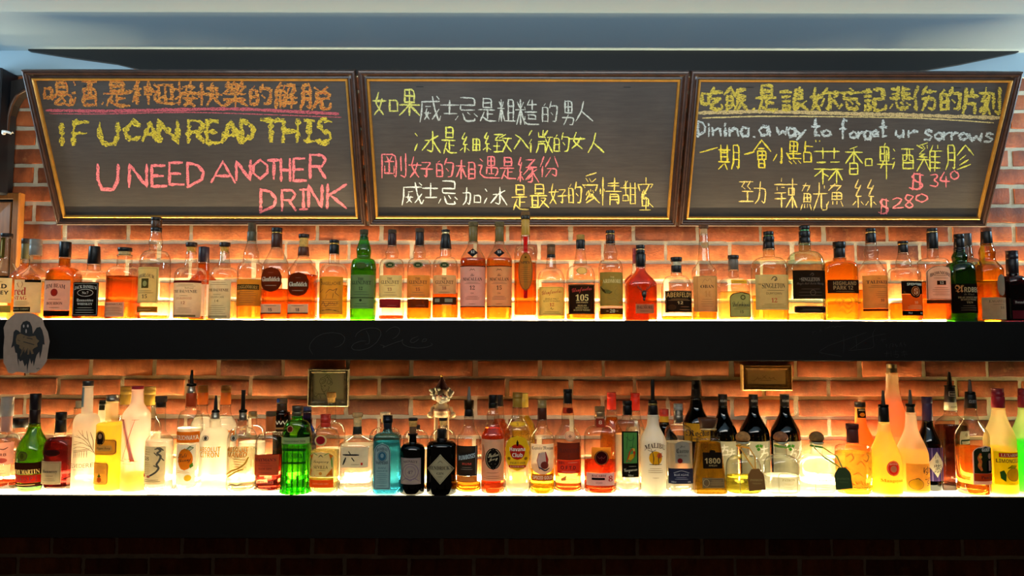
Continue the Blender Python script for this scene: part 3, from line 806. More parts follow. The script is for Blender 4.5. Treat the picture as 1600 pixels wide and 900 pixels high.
def bottle(name, label, ax, fl, row, w, caps, neck, sh, glass_='clear', liq=None, labels=(), wb=None, n=2, dr=None, foot=None, punt=.007, bh=None):
    """ax: photo x of the axis; w: body width; caps: (y0, y1, w0, w1, colour, kind); neck: (w top, y, w bottom[, bulge]);
    sh: (y where the body is full, 's'|'r'|'l'); all in photo pixels"""
    Y = ROWY[row] if isinstance(row, str) else row
    k = pm(Y)
    ytop = caps[0][0]
    X = at(ax, ytop, Y).x
    Z0 = (ZU if fl == 'U' else ZL)+.0004
    c = (X, Y)
    zY = lambda y: at(ax, y, Y).z
    t = thing(name, Vector((X, Y, Z0)), label, 'bottle', GRP[fl])
    dr = dr or (1 if n == 2 else .8)
    hw = w/2*k; hb = (wb or w)/2*k
    zg = zY(caps[-1][1])+.002
    wt, yn, wn = neck[:3]; bul = (neck[3] if len(neck) > 3 else 0)*k
    zn, zs = zY(yn), zY(sh[0]); st = sh[1]
    r = [(Z0, hb*.86, hb*.86*dr, n), (Z0+.0012, hb*.95, hb*.95*dr, n), (Z0+.005, hb, hb*dr, n)]
    for i in range(1, 9):
        q = i/8; rr = hb+(hw-hb)*(smooth(q) if wb and st == 's' else q); r.append((Z0+.005+(zs-Z0-.005)*q, rr, rr*dr, n))
    for i in range(1, 11):
        q = i/10; an = wn/2*k
        if st == 'r': f = math.cos(q*math.pi/2)**.75 if q < 1 else 0; zq = math.sin(q*math.pi/2)
        elif st == 'q': f = (1-q**3)**(1/2.2); zq = q
        elif st == 'l': f = 1-q; zq = q
        else: f = 1-smooth(q); zq = q
        rr = an+(hw-an)*f; d2 = 1+(dr-1)*f; n2 = 2+(n-2)*min(1, f*1.3)
        if rr*d2 > hw*dr: d2 = hw*dr/rr
        r.append((zs+(zn-zs)*(.02+.98*zq), rr, rr*d2, n2))
    H = zg-zn
    for i in range(1, 9):
        q = i/8; rr = (wn+(wt-wn)*q)/2*k+bul*math.sin(math.pi*min(1, q*1.15))**2*(q < .87); r.append((zn+H*q, rr, rr, 2))
    S_ = Shape(r)
    gm = glass_ if not isinstance(glass_, str) else glass({'clear': 'f2f2ee'}.get(glass_, glass_))
    m = MB(); m.lathe(r, c, gm, 40)
    # lip ring of the mouth
    rl = wt/2*k; m.lathe([(zg-.007, rl*1.0, rl*1.0), (zg-.006, rl*1.1, rl*1.1), (zg-.002, rl*1.1, rl*1.1), (zg-.001, rl, rl)], c, gm, 28, cap0=False, cap1=False)
    m.build('glass_body', t)
    if liq:
        col, yl = liq[:2]; zl = zY(yl); z_ = [Z0+punt]
        zs_ = sorted(set([Z0+punt, Z0+punt+.002, zl]+[q[0] for q in r if Z0+punt+.003 < q[0] < zl-.001]))
        pr = []
        for i, z in enumerate(zs_):
            a, b, nn = S_.at(z); ins = .0016 if i else .004
            pr.append((z, a-ins, b-ins, nn))
        m = MB(); m.lathe(pr, c, cloudy(col) if len(liq) > 2 else liquid(col), 40); m.build('liquid', t)
    for i, cp in enumerate(caps):
        y0, y1, w0, w1, col = cp[:5]; kind = cp[5] if len(cp) > 5 else 'cap'
        za, zb = zY(y1), zY(y0); ra, rb = w1/2*k, w0/2*k; h = zb-za
        mt = capmat(col, 'metal' if kind in ('metal', 'ring') else 'cork' if kind in ('cork', 'ball') else 'cap')
        m = MB()
        if kind == 'ball':
            m.lathe([(za, ra*.55, ra*.55), (za+h*.06, ra*.8, ra*.8), (za+h*.3, ra, ra), (za+h*.6, ra*.96, ra*.96), (za+h*.85, ra*.68, ra*.68), (za+h*.97, ra*.3, ra*.3), (zb, ra*.05, ra*.05)], c, mt, 28)
        elif kind == 'spout':
            d = -.06*h
            m.lathe([(za, ra, ra), (za+h*.06, ra, ra), (za+h*.1, rb*1.5, rb*1.5), (za+h*.6, rb*1.2, rb*1.2), (zb, rb*.75, rb*.75)], c, mt, 16)
        else:
            e = min(.0016, h*.25)
            pr = [(za, ra*.97, ra*.97), (za+e*.5, ra, ra)]
            if kind == 'screw' or (kind == 'metal' and h > .02):
                for g in range(5):
                    q = .55+.09*g; rr = ra+(rb-ra)*q; pr += [(za+h*q, rr, rr), (za+h*(q+.02), rr*.965, rr*.965), (za+h*(q+.05), rr*.965, rr*.965), (za+h*(q+.07), rr, rr)]
            pr += [(zb-e, rb, rb), (zb-e*.3, rb*.97, rb*.97), (zb, rb*.88, rb*.88)]
            m.lathe(pr, c, mt, 28)
        m.build({'cap': 'cap', 'screw': 'screw_cap', 'metal': 'metal_cap', 'ring': 'collar_ring', 'cork': 'cork_stopper', 'ball': 'cork_stopper', 'spout': 'pourer_spout', 'cps': 'capsule'}[kind] if i == 0 or kind != 'cap' else 'capsule', t)
    for i, lb in enumerate(labels): put_label(t, S_, X, Y, ax, lb, i*.0004)
    return t, S_, X, Y
def put_label(t, S_, X, Y, ax, lb, lift=0):
    y0, y1, w, col, shp = lb[:5]; dx = lb[5] if len(lb) > 5 else 0; items = lb[6] if len(lb) > 6 else ()
    b = S_.at(at(ax, (y0+y1)/2, Y).z)[1]; Yf = Y-b; k = pm(Yf)
    zf = lambda y: at(ax, y, Yf).z
    def surf(px, y, off):
        z = zf(y); x = px*k; a = S_.at(z)[0]; lim = a*.975
        x = max(-lim, min(lim, x))
        return (X+x, Y+S_.front(x, z, off), z)
    def patch(m, shape, cx, cyt, cyb, ww, mat, off, nx=12, ny=None):
        ny = ny or max(3, min(14, int((cyb-cyt)/3)) if shape in ('r', 'sl') else 16)
        vs = []
        for j in range(ny+1):
            v = j/ny; l, r_ = extents(shape, v)
            if shape in ('e', 'd', 'blob') and j in (0, ny): l, r_ = -.02, .02
            y = cyb+(cyt-cyb)*v
            for i in range(nx+1):
                vs.append(surf(cx+ww/2*(l+(r_-l)*i/nx), y, off))
        m.add(vs, [(j*(nx+1)+i, j*(nx+1)+i+1, (j+1)*(nx+1)+i+1, (j+1)*(nx+1)+i) for j in range(ny) for i in range(nx)], mat, True)
    par = t
    if col:
        m = MB(); patch(m, shp, dx, y0, y1, w, paper(col), .0005+lift, 16); par = m.build('label', t)
    if not items: return
    m = MB(); off = .0008+lift
    for it in items:
        q = it[0]; off += .00006
        if q == 'T':
            _, s, x, yc, tw, th, cl = it[:7]; arc = it[7] if len(it) > 7 else 0; sl = it[8] if len(it) > 8 else 0
            v, f = textmesh(s)
            m.add([surf(dx+x+p[0]*tw, yc-p[1]*th+arc*(2*p[0])**2-sl*p[0], off) for p in v], f, ink(cl) if col else paper(cl, .3))
        elif q == 'B': _, x, a, b_, bw, cl = it[:6]; patch(m, 'r', dx+x, a, b_, bw, paper(cl, .3), off)
        elif q == 'F': _, shape, x, a, b_, bw, cl = it[:7]; patch(m, shape, dx+x, a, b_, bw, paper(cl, .3), off)
        elif q == 'E': _, x, yc, ew, eh, cl = it[:6]; patch(m, 'e', dx+x, yc-eh/2, yc+eh/2, ew, paper(cl, .3), off)
        elif q == 'O':                               # outline of the label shape
            _, shape, x, a, b_, bw, cl, th = it
            P = []
            for j in range(25): P.append((-1, j/24))
            for j in range(24, -1, -1): P.append((1, j/24))
            pp = [(dx+x+bw/2*(extents(shape, v)[0 if s_ < 0 else 1]), b_+(a-b_)*v) for s_, v in P]; pp.append(pp[0])
            v, f = ribbon(pp, th, 0, False); m.add([surf(a_, b2_, off) for a_, b2_ in v], f, ink(cl))
        elif q == 'L':
            _, x, a, b_, lw, nl, cl = it
            for i in range(nl):
                y = a+(b_-a)*(i+.5)/nl; ll = lw*(1 if i % 3 else .8)
                v, f = ribbon([(dx+x-ll/2, y), (dx+x+ll/2, y)], min(.8, (b_-a)/nl*.35), 0, False); m.add([surf(*p, off) for p in v], f, ink(cl))
        elif q == 'S':                               # drawn strokes; polylines in label pixels relative to the axis
            _, lst, lw, cl = it
            for s in lst:
                off += .00001
                v, f = ribbon([(dx+a_, b_) for a_, b_ in s], lw, 0, True); m.add([surf(*p, off) for p in v], f, ink(cl))
        elif q == 'P':
            _, pts, cl = it; off += .0001
            m.add([surf(dx+a_, b_, off+.0002) for a_, b_ in pts], [tuple(range(len(pts)))], paper(cl, .3))
    m.build('label_print' if col else 'printed_decoration', par)
# ---------------------------------------------------------------- upper shelf, left to right
def TX(s, yc, w, h, col=INK, x=0, arc=0, sl=0): return ('T', s, x, yc, w, h, col, arc, sl)
B = bottle
def blk(y0, y1, w0, w1=None, col='15110e', kind='cap'): return (y0, y1, w0, w1 or w0, col, kind)
WB = 'whisky_bottle'
B(WB, 'rye whiskey bottle with green strip on its neck, cut off by the left edge', 11, 'U', 2.42, 36, [blk(365, 371, 17)], (15, 403, 17), (428, 's'), liq=('e6d978', 484), n=2,
  labels=[(371, 403, 8, '4a4a20', 'r', -1, [('S', [[(-1, 375), (-1, 400)]], 1.2, 'c8c070')]), (434, 473, 34, 'e9e0a8', 'r', 0, [TX(sn('WILD'), 447, 26, 7), TX(sn('TURKEY'), 457, 30, 6), TX('RYE', 467, 12, 5), ('L', 0, 438, 442, 20, 1, '8a7a40')]), (477, 488, 34, '8d8a4c', 'r')])
B(WB, 'amber bourbon bottle half hidden behind the red lettered cherry bourbon', 41, 'U', 'b', 42, [blk(373, 381, 13, col='2a2016'), blk(381, 405, 12, 12, '5a5434', 'cps')], (12, 412, 13), (436, 's'), liq=('d98a1c', 411))
B(WB, 'pale bourbon bottle with cream label lettered in red and grey screw cap', 56.5, 'U', 2.4, 48, [blk(374, 399, 18, 18, '8c8478', 'screw')], (16, 415, 17), (434, 's'), liq=('e8d27c', 440), n=3, dr=.85,
  labels=[(437, 489, 47, 'ece0b4', 'r', -2, [TX(sb('red'), 455, 21, 12, 'c02818', -7), TX(sb('STAG'), 465.5, 22, 6, 'c02818', -6), ('S', [[(-8, 449), (-11, 445), (-10, 441)], [(-4, 449), (-2, 444), (-4, 440)], [(-10, 445), (-13, 443)]], .9, '8a4a20'), ('B', 12, 437, 441, 22, INK), ('L', -4, 470, 478, 26, 4, '8a7a58'), ('B', -4, 479.5, 487, 30, '2a2018'), TX('BLACK CHERRY', 483, 26, 2.6, 'd8c080', -4)])])
B(WB, 'amber bourbon bottle with white label, red wax seal and black cap', 102.5, 'U', 'f', 46, [blk(378, 402, 17)], (16, 418, 17), (434, 'r'), liq=('d9801a', 404), n=4, dr=.8,
  labels=[(437, 485, 44, 'e6d6b8', 'r', -2, [TX(sb('JIM BEAM'), 446.5, 31, 7, INK, 0, 2.5), ('E', -1, 457, 11, 12, 'b5301e'), ('O', 'e', -1, 452, 462, 9, '7c1c12', .8), ('L', 0, 466, 469, 24, 1, '7a6a50'), TX(sb('BOURBON'), 474, 25, 4.5), ('L', 0, 479, 482, 20, 1, '7a6a50'), ('B', 0, 437, 438, 44, INK)]), (485.5, 494, 44, '1a1512', 'r', -2)])
B(WB, 'square black label Tennessee whiskey bottle with fluted black cap', 148, 'U', 'f', 45, [blk(385, 413, 16, 19)], (18, 423, 20), (437, 'r'), liq=('a85a20', 478), n=7, dr=.9,
  labels=[(441, 494, 40, '17130f', 'r', 0, [TX(sb("JACK DANIEL'S"), 448, 34, 5.5, 'd8d0bc', 0, 2.5), ('O', 'e', 0, 452, 463, 24, 'd8d0bc', .7), TX(sb('No.7'), 457.5, 10, 4, 'd8d0bc'), TX(fr('Tennessee'), 469, 26, 4.5, 'd8d0bc'), TX(sb('WHISKEY'), 475, 24, 3.6, 'd8d0bc'), ('L', 0, 479, 490, 28, 3, 'b8b09c'), ('O', 'r', 0, 443, 492, 37, 'b8b09c', .5)])])
B(WB, 'squat orange whisky bottle with a wide black stopper and cream strip label', 195.5, 'U', 'f', 47, [blk(387, 393, 21), blk(393, 399, 18, 17, 'd8b070', 'cork')], (21, 417, 23), (431, 'r'), liq=('c8641e', 432), n=3, dr=.85,
  labels=[(472, 495, 34, 'e2cfa2', 'r', -5, [TX('ABERFARCLAS', 475.5, 28, 3), ('L', 0, 479, 492, 28, 5, '8a6a40')])])
B(WB, 'tall clear whisky bottle with pale yellow label numbered 15 and gold band', 245, 'U', 'f', 46, [blk(340, 345, 17), blk(345, 356, 16, 16, '4a2c14', 'cps'), blk(356, 362, 16.5)], (15, 392, 19, 1.5), (414, 'r'), liq=('d08a30', 493),
  labels=[(417, 473, 38, 'd6c87c', 'r', -4, [('O', 'r', 0, 419, 471, 34, '8a7a30', .6), TX(sb('ABERLOUR'), 430, 28, 5.5, INK, 0, 3), ('B', 0, 435, 450, 12, '5a5024'), ('E', 0, 443, 7, 9, 'c8b868'), ('L', 0, 453, 459, 26, 2, '7a6a30'), TX(sb('15'), 463, 9, 6)]), (479, 488, 38, '8a6420', 'r', -4, [('L', 0, 482, 486, 26, 1, 'd8b860')])])
BAL = lambda a, b, c_: [('B', 0, 439, 441, 45, '6a1c18')] if c_ else []
B(WB, 'Scotch bottle with cream label, maroon top edge and number 12, brown stopper', 299.5, 'U', 'f', 47, [blk(379, 386, 17, 17, '2e1e12'), blk(386, 394, 14, 12, 'd89a3a', 'cork')], (14, 418, 21, -.5), (433, 'r'), liq=('d8901e', 494),
  labels=[(438, 496, 44, 'ead9ae', 'r', 0, [('B', 0, 438, 441.5, 44, '6a1c18'), ('L', 2, 443, 448, 28, 2, '9a8458'), TX(sb('THE BALVENIE'), 455, 36, 4.6), TX(scr('Doublewood'), 449.5, 12, 2.5, INK, 8), TX('DOUBLEWOOD', 466, 24, 3.2, 'a84a20'), ('L', 0, 461, 463, 16, 1, '6a5a40'), TX('12', 473, 6, 4.5, '8a2a18'), ('L', 0, 480, 489, 24, 3, 'a08a60'), ('B', 0, 492, 495, 34, '8a7040')])])
B(WB, 'dark capped amber whisky bottle standing behind two cream labelled bottles', 319, 'U', 'b', 40, [blk(386, 410, 16, 17, '211620')], (17, 424, 18), (440, 's'), liq=('d0701c', 412), labels=[(444, 494, 38, 'f0e6d0', 'r')])
B(WB, 'Scotch bottle with pale greenish label numbered 14 and brown stopper', 351.5, 'U', 'f', 43, [blk(379, 386, 16.5, 16.5, '2e1e12'), blk(386, 394, 13, 11, 'd89a3a', 'cork')], (13, 418, 20, -.5), (433, 'r'), liq=('e6d486', 470),
  labels=[(438, 498, 38, 'e2dcae', 'r', -2, [('L', 1, 440, 446, 28, 2, '9a9468'), TX(sb('THE BALVENIE'), 453, 33, 4.4), TX('GOLDEN CASK', 464, 22, 3, '6a6a40'), ('L', 0, 459, 461, 16, 1, '6a6a40'), TX('14', 470, 6, 4.2, '6a6a40'), ('L', 0, 476, 491, 26, 5, 'a09a70'), ('B', 0, 493, 496, 30, 'a8a070')])])
B(WB, 'bottle with amber label lettered in a dark banner and tall grey capsule', 394, 'U', 'f', 40, [blk(348, 362, 12, 12, '4a3a20', 'cork'), blk(362, 377, 14, 14, '55503c', 'cps')], (13, 410, 25, 1.5), (425, 'r'), liq=('dd8626', 474),
  labels=[(436, 478, 39, 'd7962f', 'r', 0, [('B', 0, 444, 452.5, 35, '4a3416'), TX(sb('CRAGGANMORE'), 448, 33, 5.6, 'd79a3c', 0, 1), TX(sb('12'), 458, 5, 4, INK, -13), ('L', 0, 454, 474, 28, 7, '8a5a18')])])
GF = lambda n_, yl: None
for ax, lab, w_, cp, nk, sh_, blobs in (
    (433, 'triangular Scotch bottle with brown wavy crest label and number 15', 40, [blk(356, 363, 16.5), blk(363, 365, 16.5, 16.5, 'b89048', 'ring'), blk(365, 387, 16, 17, '45200f', 'cps')], (15, 389, 17), (418, 'l'), (417, 456, '15', 452)),
    (475, 'triangular Scotch bottle with brown wavy crest label and number 18', 43, [blk(366, 372, 16.5, 16.5, '2a1a10'), blk(372, 387, 14, 13, 'd8a24a', 'cork'), blk(386, 400, 16, 18, '5a2a12', 'cps')], (15, 400, 16), (425, 'l'), (425, 463, '18', 430))):
    bd = [(blobs[0], blobs[1], 33, '5e2a14', 'blob', -2, [TX(sb('Glenfiddich'), blobs[0]+19, 28, 7, 'e8d8b0'), ('L', 0, blobs[0]+27, blobs[0]+31, 22, 1, 'b89068'), ('L', 0, blobs[0]+8, blobs[0]+10, 10, 1, '8a5030')]),
          (475, 491, 33, 'e8d9a4', 'r', -2, [('L', 0, 476.5, 479, 24, 1, '8a6a38'), TX(sn(blobs[2]), 484, 6, 5), ('B', 0, 488.5, 491, 33, '5e3418')])]
    B(WB, lab, ax, 'U', 'f', w_, cp, nk, sh_, liq=('c05a14', blobs[3]), n=3.4, dr=.95, labels=bd)
B(WB, 'yellow label Scotch bottle covered in hand drawn lettering, black gold ringed cap', 522.5, 'U', 'f', 43, [blk(375, 380, 15), blk(380, 382.5, 15, 15, 'c89a48', 'ring'), blk(382.5, 397, 15, 16)], (15, 412, 17), (430, 'r'), liq=('e0a024', 446),
  labels=[(432, 491, 38, 'e0b03c', 'r', -1, [TX('CRAIGELLACHIE', 443, 32, 5, '5a3a10', 0, -1), ('S', [[(-15, 441), (-17, 436), (-13, 436), (-15, 446), (-17, 458), (-12, 452)], [(-6, 458), (0, 452), (6, 454), (12, 450), (8, 457), (14, 462)], [(-4, 460), (-6, 466)], [(6, 458), (5, 466)], [(-14, 478), (-10, 470), (-6, 480), (0, 474)], [(-16, 486), (0, 483), (15, 487)]], .9, '5a3a10'), ('L', 0, 466, 486, 28, 6, '7a5a18'), TX('MALT', 474, 14, 4, '7a4a10', 6)])])
B(WB, 'bright green glass Scotch bottle with grey green label numbered 12', 569, 'U', 'f', 40, [blk(359, 366, 13, 13, '3a3418', 'cork'), blk(366, 371, 12, 12, '2a3a10')], (12.5, 404, 22, 2.5), (421, 'r'), glass_='74cc50', liq=('b4cc48', 421),
  labels=[(429, 482, 38, '8f9866', 'r', 0, [TX(sb('THE'), 436, 9, 4.2), TX(sb('GLENLIVET'), 441.5, 30, 5.8), TX(sb('12'), 450.5, 6, 5), ('L', 0, 454, 462, 26, 2, '4a5034'), ('B', 0, 464.5, 465.6, 38, INK), ('E', 0, 469, 4, 4, '3a4428'), ('L', 0, 473, 480, 22, 2, '4a5034')]), (410, 419.5, 17, '5d6a34', 'e', 0, [('O', 'e', 0, 411, 418.5, 14, '2e3a18', .6)])])
for ax, lab, cp, nk, w_, lc, num, bc, liqd, dx in (
    (613, 'clear Scotch bottle with greenish label numbered 13 and maroon strip', [blk(359, 365, 13, 13, '3a2a18', 'cork'), blk(365, 384, 13, 14, '2e1614', 'cps')], (13, 404, 20, 2.2), 39, 'd5cf8c', '13', '6a1e24', ('8e3a1c', 493), 0),
    (656, 'Scotch bottle with orange tan label numbered 15 and brown strip', [blk(357, 363, 14, 14, '4a3218', 'cork'), blk(363, 384, 13, 14, '241a16', 'cps')], (13, 404, 19, 2.2), 38, 'd69a48', '15', '6a3414', ('d8821e', 470), 0),
    (696.5, 'Scotch bottle with cream label numbered 18 and flared black capsule', [blk(359, 363, 13.5), blk(363, 366, 13.5, 13.5, 'e0c890', 'ring'), blk(366, 389, 13, 19)], (16, 402, 18), 40, 'dcbf82', '18', '4a3420', ('d9761e', 458), 0)):
    t18 = num == '18'
    B(WB, lab, ax, 'U', 'f', w_, cp, nk, (421, 'r'), liq=liqd, n=2.3, dr=.95,
      labels=[(409, 419, 15.5, '2c3a22', 'e', 0, [('O', 'e', 0, 410, 418, 13, 'a8a068', .5), TX(sb('1824'), 414, 6, 2.2, 'c8c088')]), (430, 459 if t18 else 465, 36, lc, 'r', 0, [TX(sb('THE'), 435.5, 8, 3.8), TX(sb('GLENLIVET'), 441, 28, 5.6), ('L', 0, 445, 447, 22, 1, '7a6a40'), TX(sb(num), 450 if t18 else 452, 6.5, 5, '6a1a1c'), ('L', 0, 455, 458 if t18 else 463, 22, 1 if t18 else 2, '7a6a40')]),
              (464 if t18 else 467, 476 if t18 else 481, 37 if t18 else 33, bc, 'r', 0, [('L', 4, 474 if t18 else 477, 477.5, 18, 1, 'd0a890')] + ([('B', -11, 466.5, 472, 8, 'a89878'), ('B', 7, 466.5, 472, 12, 'a89878')] if t18 else []))], punt=.012 if t18 else .007)
for ax, lab, num, lc, lq in ((739.5, 'sherry oak Scotch bottle with pinkish cream label numbered 12, olive capsule', '12', 'e6c9b0', 'c9641c'), (780.5, 'Scotch bottle with warm yellow label numbered 15, tall olive capsule', '15', 'e2b878', 'dd8222')):
    B(WB, lab, ax, 'U', 'f', 40, [blk(347, 354, 15.5, 15.5, '5c4c28', 'cork'), blk(354, 378, 14, 14, '6e5a2c', 'cps')], (14, 379, 15), (409, 's'), liq=(lq, 404), n=2.3, dr=.95,
      labels=[(388, 402, 17, '26282c', 'd', 0, [TX(sb(num), 393.5, 6, 4, 'd8d0c0')]), (415, 480, 39, lc, 'r', 0, [('B', 0, 415, 416.4, 39, INK), ('S', [[(-4, 423), (-2, 420), (0, 422), (2, 420), (4, 423)]], .8, INK), TX(scr('The'), 429.5, 6, 4), TX(sb('MACALLAN'), 436, 30, 5.2), ('L', 0, 440, 444, 24, 2, '8a6a50'), TX(sb(num), 449.5, 8, 6.5), TX('OAK', 458, 5, 2.6, '6a4a38'), ('L', 0, 462, 469, 22, 3, '8a6a50'), ('L', 0, 474, 476, 12, 1, INK), ('B', 0, 478.3, 480, 39, INK)])])
B(WB, 'slim orange whisky bottle with red ribbon and oval gold label, tallest on shelf', 821, 'U', 'f', 35, [blk(331, 337, 14, 14, '6a4a20', 'cork'), blk(337, 343, 15, 15, '2a2214'), blk(343, 368, 13, 14, 'b98a30', 'cps')], (13.5, 384, 15), (398, 'r'), liq=('e0741a', 411), punt=.022,
  labels=[(368, 466, 6, 'b81e1e', 'r', 0), (394, 454, 23, 'c08a34', 'e', 0, [('O', 'e', 0, 395, 453, 21, '4a2c0c', .7), TX(sb('SPEY'), 410, 15, 4, '2a1a08'), ('L', 0, 416, 442, 15, 8, '8a5a18'), ('E', 0, 402, 3, 3, '5a3810')])])
B(WB, 'bright backlit Scotch bottle with yellow label and red script, number 12', 861, 'U', 'f', 43, [blk(382, 386, 13, 13, '5a3a1c', 'cork'), blk(386, 398, 13, 13, '7a4c20', 'cps'), blk(398, 403, 13.5)], (13, 420, 17), (443, 'r'), liq=('f0d060', 452),
  labels=[(448, 493, 39, 'f2dc74', 'r', 0, [TX(scr('Glenfarclas'), 457, 31, 9, 'b8301c', 0, 0, 4), TX('SINGLE MALT', 467, 21, 2.8, '5a4a20'), TX('SCOTCH WHISKY', 470.5, 26, 2.6, '5a4a20'), TX(sb('12'), 476, 7, 5, 'b8301c'), ('S', [[(-2, 483), (-1, 480), (0, 484), (3, 482)]], .6, INK), ('L', 0, 486, 491, 28, 2, '8a7a30'), ('O', 'r', 0, 449, 492, 37, 'a88a30', .5)])])
B(WB, 'Scotch bottle with dark label showing gold 105 and red script', 907, 'U', 'f', 45, [blk(367, 375, 13, 13, 'a87c34', 'cork'), blk(375, 389, 14, 14)], (13, 415, 21), (436, 'r'), liq=('d8801e', 490),
  labels=[(417, 429, 17, 'd9c070', 'e', 0, [('O', 'e', 0, 417.5, 428.5, 15, '7a6420', .6)]), (444, 491, 41, '2a1c12', 'r', 0, [TX(scr('Glenfarclas'), 453, 31, 9, 'c8382c', 0, 0, 4), TX(sb('105'), 465, 20, 10, 'e6c878'), TX(sn('CASK STRENGTH'), 472.5, 18, 2.2, 'c8a860'), TX(sb('HIGHLAND'), 477.5, 14, 2.8, 'c8a860'), TX(sb('SINGLE MALT'), 481, 20, 2.6, 'c8a860'), TX(sb('SCOTCH WHISKY'), 484.5, 26, 2.6, 'c8a860'), ('O', 'r', 0, 445, 490, 39, '8a6a34', .5)])])
B(WB, 'Scotch bottle with olive label, eagle mark and dark 20 band', 953.5, 'U', 'f', 38, [blk(360, 365, 14), blk(365, 366.5, 14, 14, 'c8a458', 'ring'), blk(366.5, 377, 14, 14, '4a2814', 'cps'), blk(377, 381, 14.5)], (13, 406, 20, 2.5), (422, 'r'), liq=('e0b428', 486),
  labels=[(425, 478, 36, '8b8440', 'r', 0, [TX(sb('ARDMORE'), 439, 29, 6, 'dccf88'), TX('THE', 433, 6, 2.6, 'dccf88'), ('P', [(-18, 446), (-13, 452), (-6, 453), (0, 456), (-4, 459), (-11, 458), (-15, 454)], '4a3c18'), ('P', [(-18, 436), (-14, 438), (-15, 446), (-18, 447)], 'c88a2c'), ('S', [[(3, 450), (6, 446), (9, 450), (5, 453), (3, 458), (8, 462), (12, 458)], [(-8, 464), (-3, 468), (4, 466), (10, 471)]], .5, '6e6830'), ('P', [(10, 473), (14, 470), (17, 472), (16, 475)], 'c88a2c')]), (478.5, 481, 36, 'e8e0c0', 'r'), (481.3, 491, 36, '4a3014', 'r', 0, [TX(sb('20'), 485.8, 8, 5.5, 'e8d8a0'), ('S', [[(-9, 486), (-6, 486)], [(6, 486), (9, 486)]], .8, 'e8d8a0')])])
B(WB, 'dark red capped bottle mostly hidden behind the stag emblem whisky', 994, 'U', 'b', 38, [blk(388, 412, 12, 12, '5a1620', 'screw')], (12, 424, 14), (440, 's'), liq=('a03a18', 430))
t, S_, X, Y = B(WB, 'deep red amber whisky bottle with silver stag head and small silver label', 1000.5, 'U', 'f', 49, [blk(383, 389, 14), blk(389, 391, 14, 14, 'c8b080', 'ring'), blk(391, 397, 14), blk(397, 417, 16, 16)], (14, 419, 14), (447, 's'), liq=('cc5a14', 419), n=3.2, dr=.75,
  labels=[(475, 489.5, 29, 'b08a60', 'r', 3, [TX(sb('DALMORE'), 480, 25, 5), TX('THE', 476.5, 5, 2), ('L', 0, 484, 488, 18, 1, '5a3a24')])])
m = MB(); YS = Y-.036
em = capmat('4a4038', 'metal')
def stg(pts, r0, r1): m.tube([at(1006+a, b, YS-.002) for a, b in pts], r0*.0016, em, 6, r1*.0016)
m.ball(at(1006.5, 460, YS), .0075, .006, .013, em, 14, 8); m.ball(at(1006.5, 467.5, YS-.001), .0045, .005, .006, em, 10, 6)
for s in (-1, 1):
    stg([(s*2, 454), (s*8, 450), (s*13, 446), (s*17, 440)], 1.0, .35); stg([(s*8, 450), (s*10, 444), (s*9, 440)], .7, .3); stg([(s*13, 446), (s*19, 447)], .6, .3); stg([(s*3, 456), (s*7, 455)], 1.2, .4); stg([(s*5, 452), (s*5, 446)], .6, .3)
e = m.build('stag_emblem', t); e['label'] = 'silver stag head with antlers'
B(WB, 'round shouldered Scotch bottle with black label in gold capitals, white cork', 1056.5, 'U', 'f', 47, [blk(402, 409, 18), blk(409, 415, 15, 15, 'd8c8a0', 'cork'), blk(415, 426, 16.5, 16.5, '241c18', 'cps')], (16, 431, 18), (455, 'r'), liq=('e09a1e', 494),
  labels=[(454, 488, 42, '1e1713', 'r', 0, [TX(sn('ABERFELDY'), 460.5, 39, 7.5, 'd09a48'), ('L', 0, 466, 470, 34, 2, '9a6a30'), TX(sn('12'), 473, 9, 4.5, 'd8b070'), ('E', -12, 480, 12, 9, '4a2e18'), ('L', 8, 477, 486, 18, 2, '8a5a2c'), ('O', 'r', 0, 455, 487, 40, '9a7038', .5)])])
B(WB, 'tall long necked Scotch bottle with tan label numbered 14 and cork top', 1099, 'U', 'f', 38, [blk(352, 357.5, 15, 15, '5a3418', 'cork'), blk(357.5, 367, 12, 12, 'c09060', 'cork')], (12.5, 408, 19), (424, 's'), liq=('de7c1e', 480),
  labels=[(378, 388, 12, 'b8a078', 'e'), (431, 487, 38, 'c9a668', 'r', 0, [('O', 'r', 0, 432, 486, 29, '9a7a40', .5), ('S', [[(-8, 443), (-4, 435), (0, 440), (4, 434), (8, 443)]], .7, '9a7a48'), TX(sb('OBAN'), 447.5, 21, 5), TX(sb('14'), 459, 9, 9, 'b58a44'), ('L', 0, 466, 480, 20, 4, '9a7a40')])])
B(WB, 'pale Scotch bottle with yellow arched label in dark border, grey capsule', 1145.5, 'U', 'f', 47, [blk(399, 405, 17, 17, '2c2218'), blk(405, 422, 15, 16, '6a5e50', 'cps')], (15, 434, 17), (450, 'r'), liq=('ead67a', 456), n=3, dr=.85,
  labels=[(437, 443, 25, 'd8b838', 'r', 3, [('L', 0, 438, 442, 20, 1, '6a5010')]), (456, 495.5, 37, '3c2a10', 'arch', 6), (457.2, 494.5, 34.5, 'e8cf6c', 'arch', 6, [('E', 2, 464.5, 8, 8, '6a5a28'), ('E', 2, 464.5, 5, 5, 'd8c468'), TX(scr('Dalwhinnie'), 475, 29, 8), ('L', 0, 479, 484, 24, 2, '8a7630'), TX('15', 487, 5, 4.5)])])
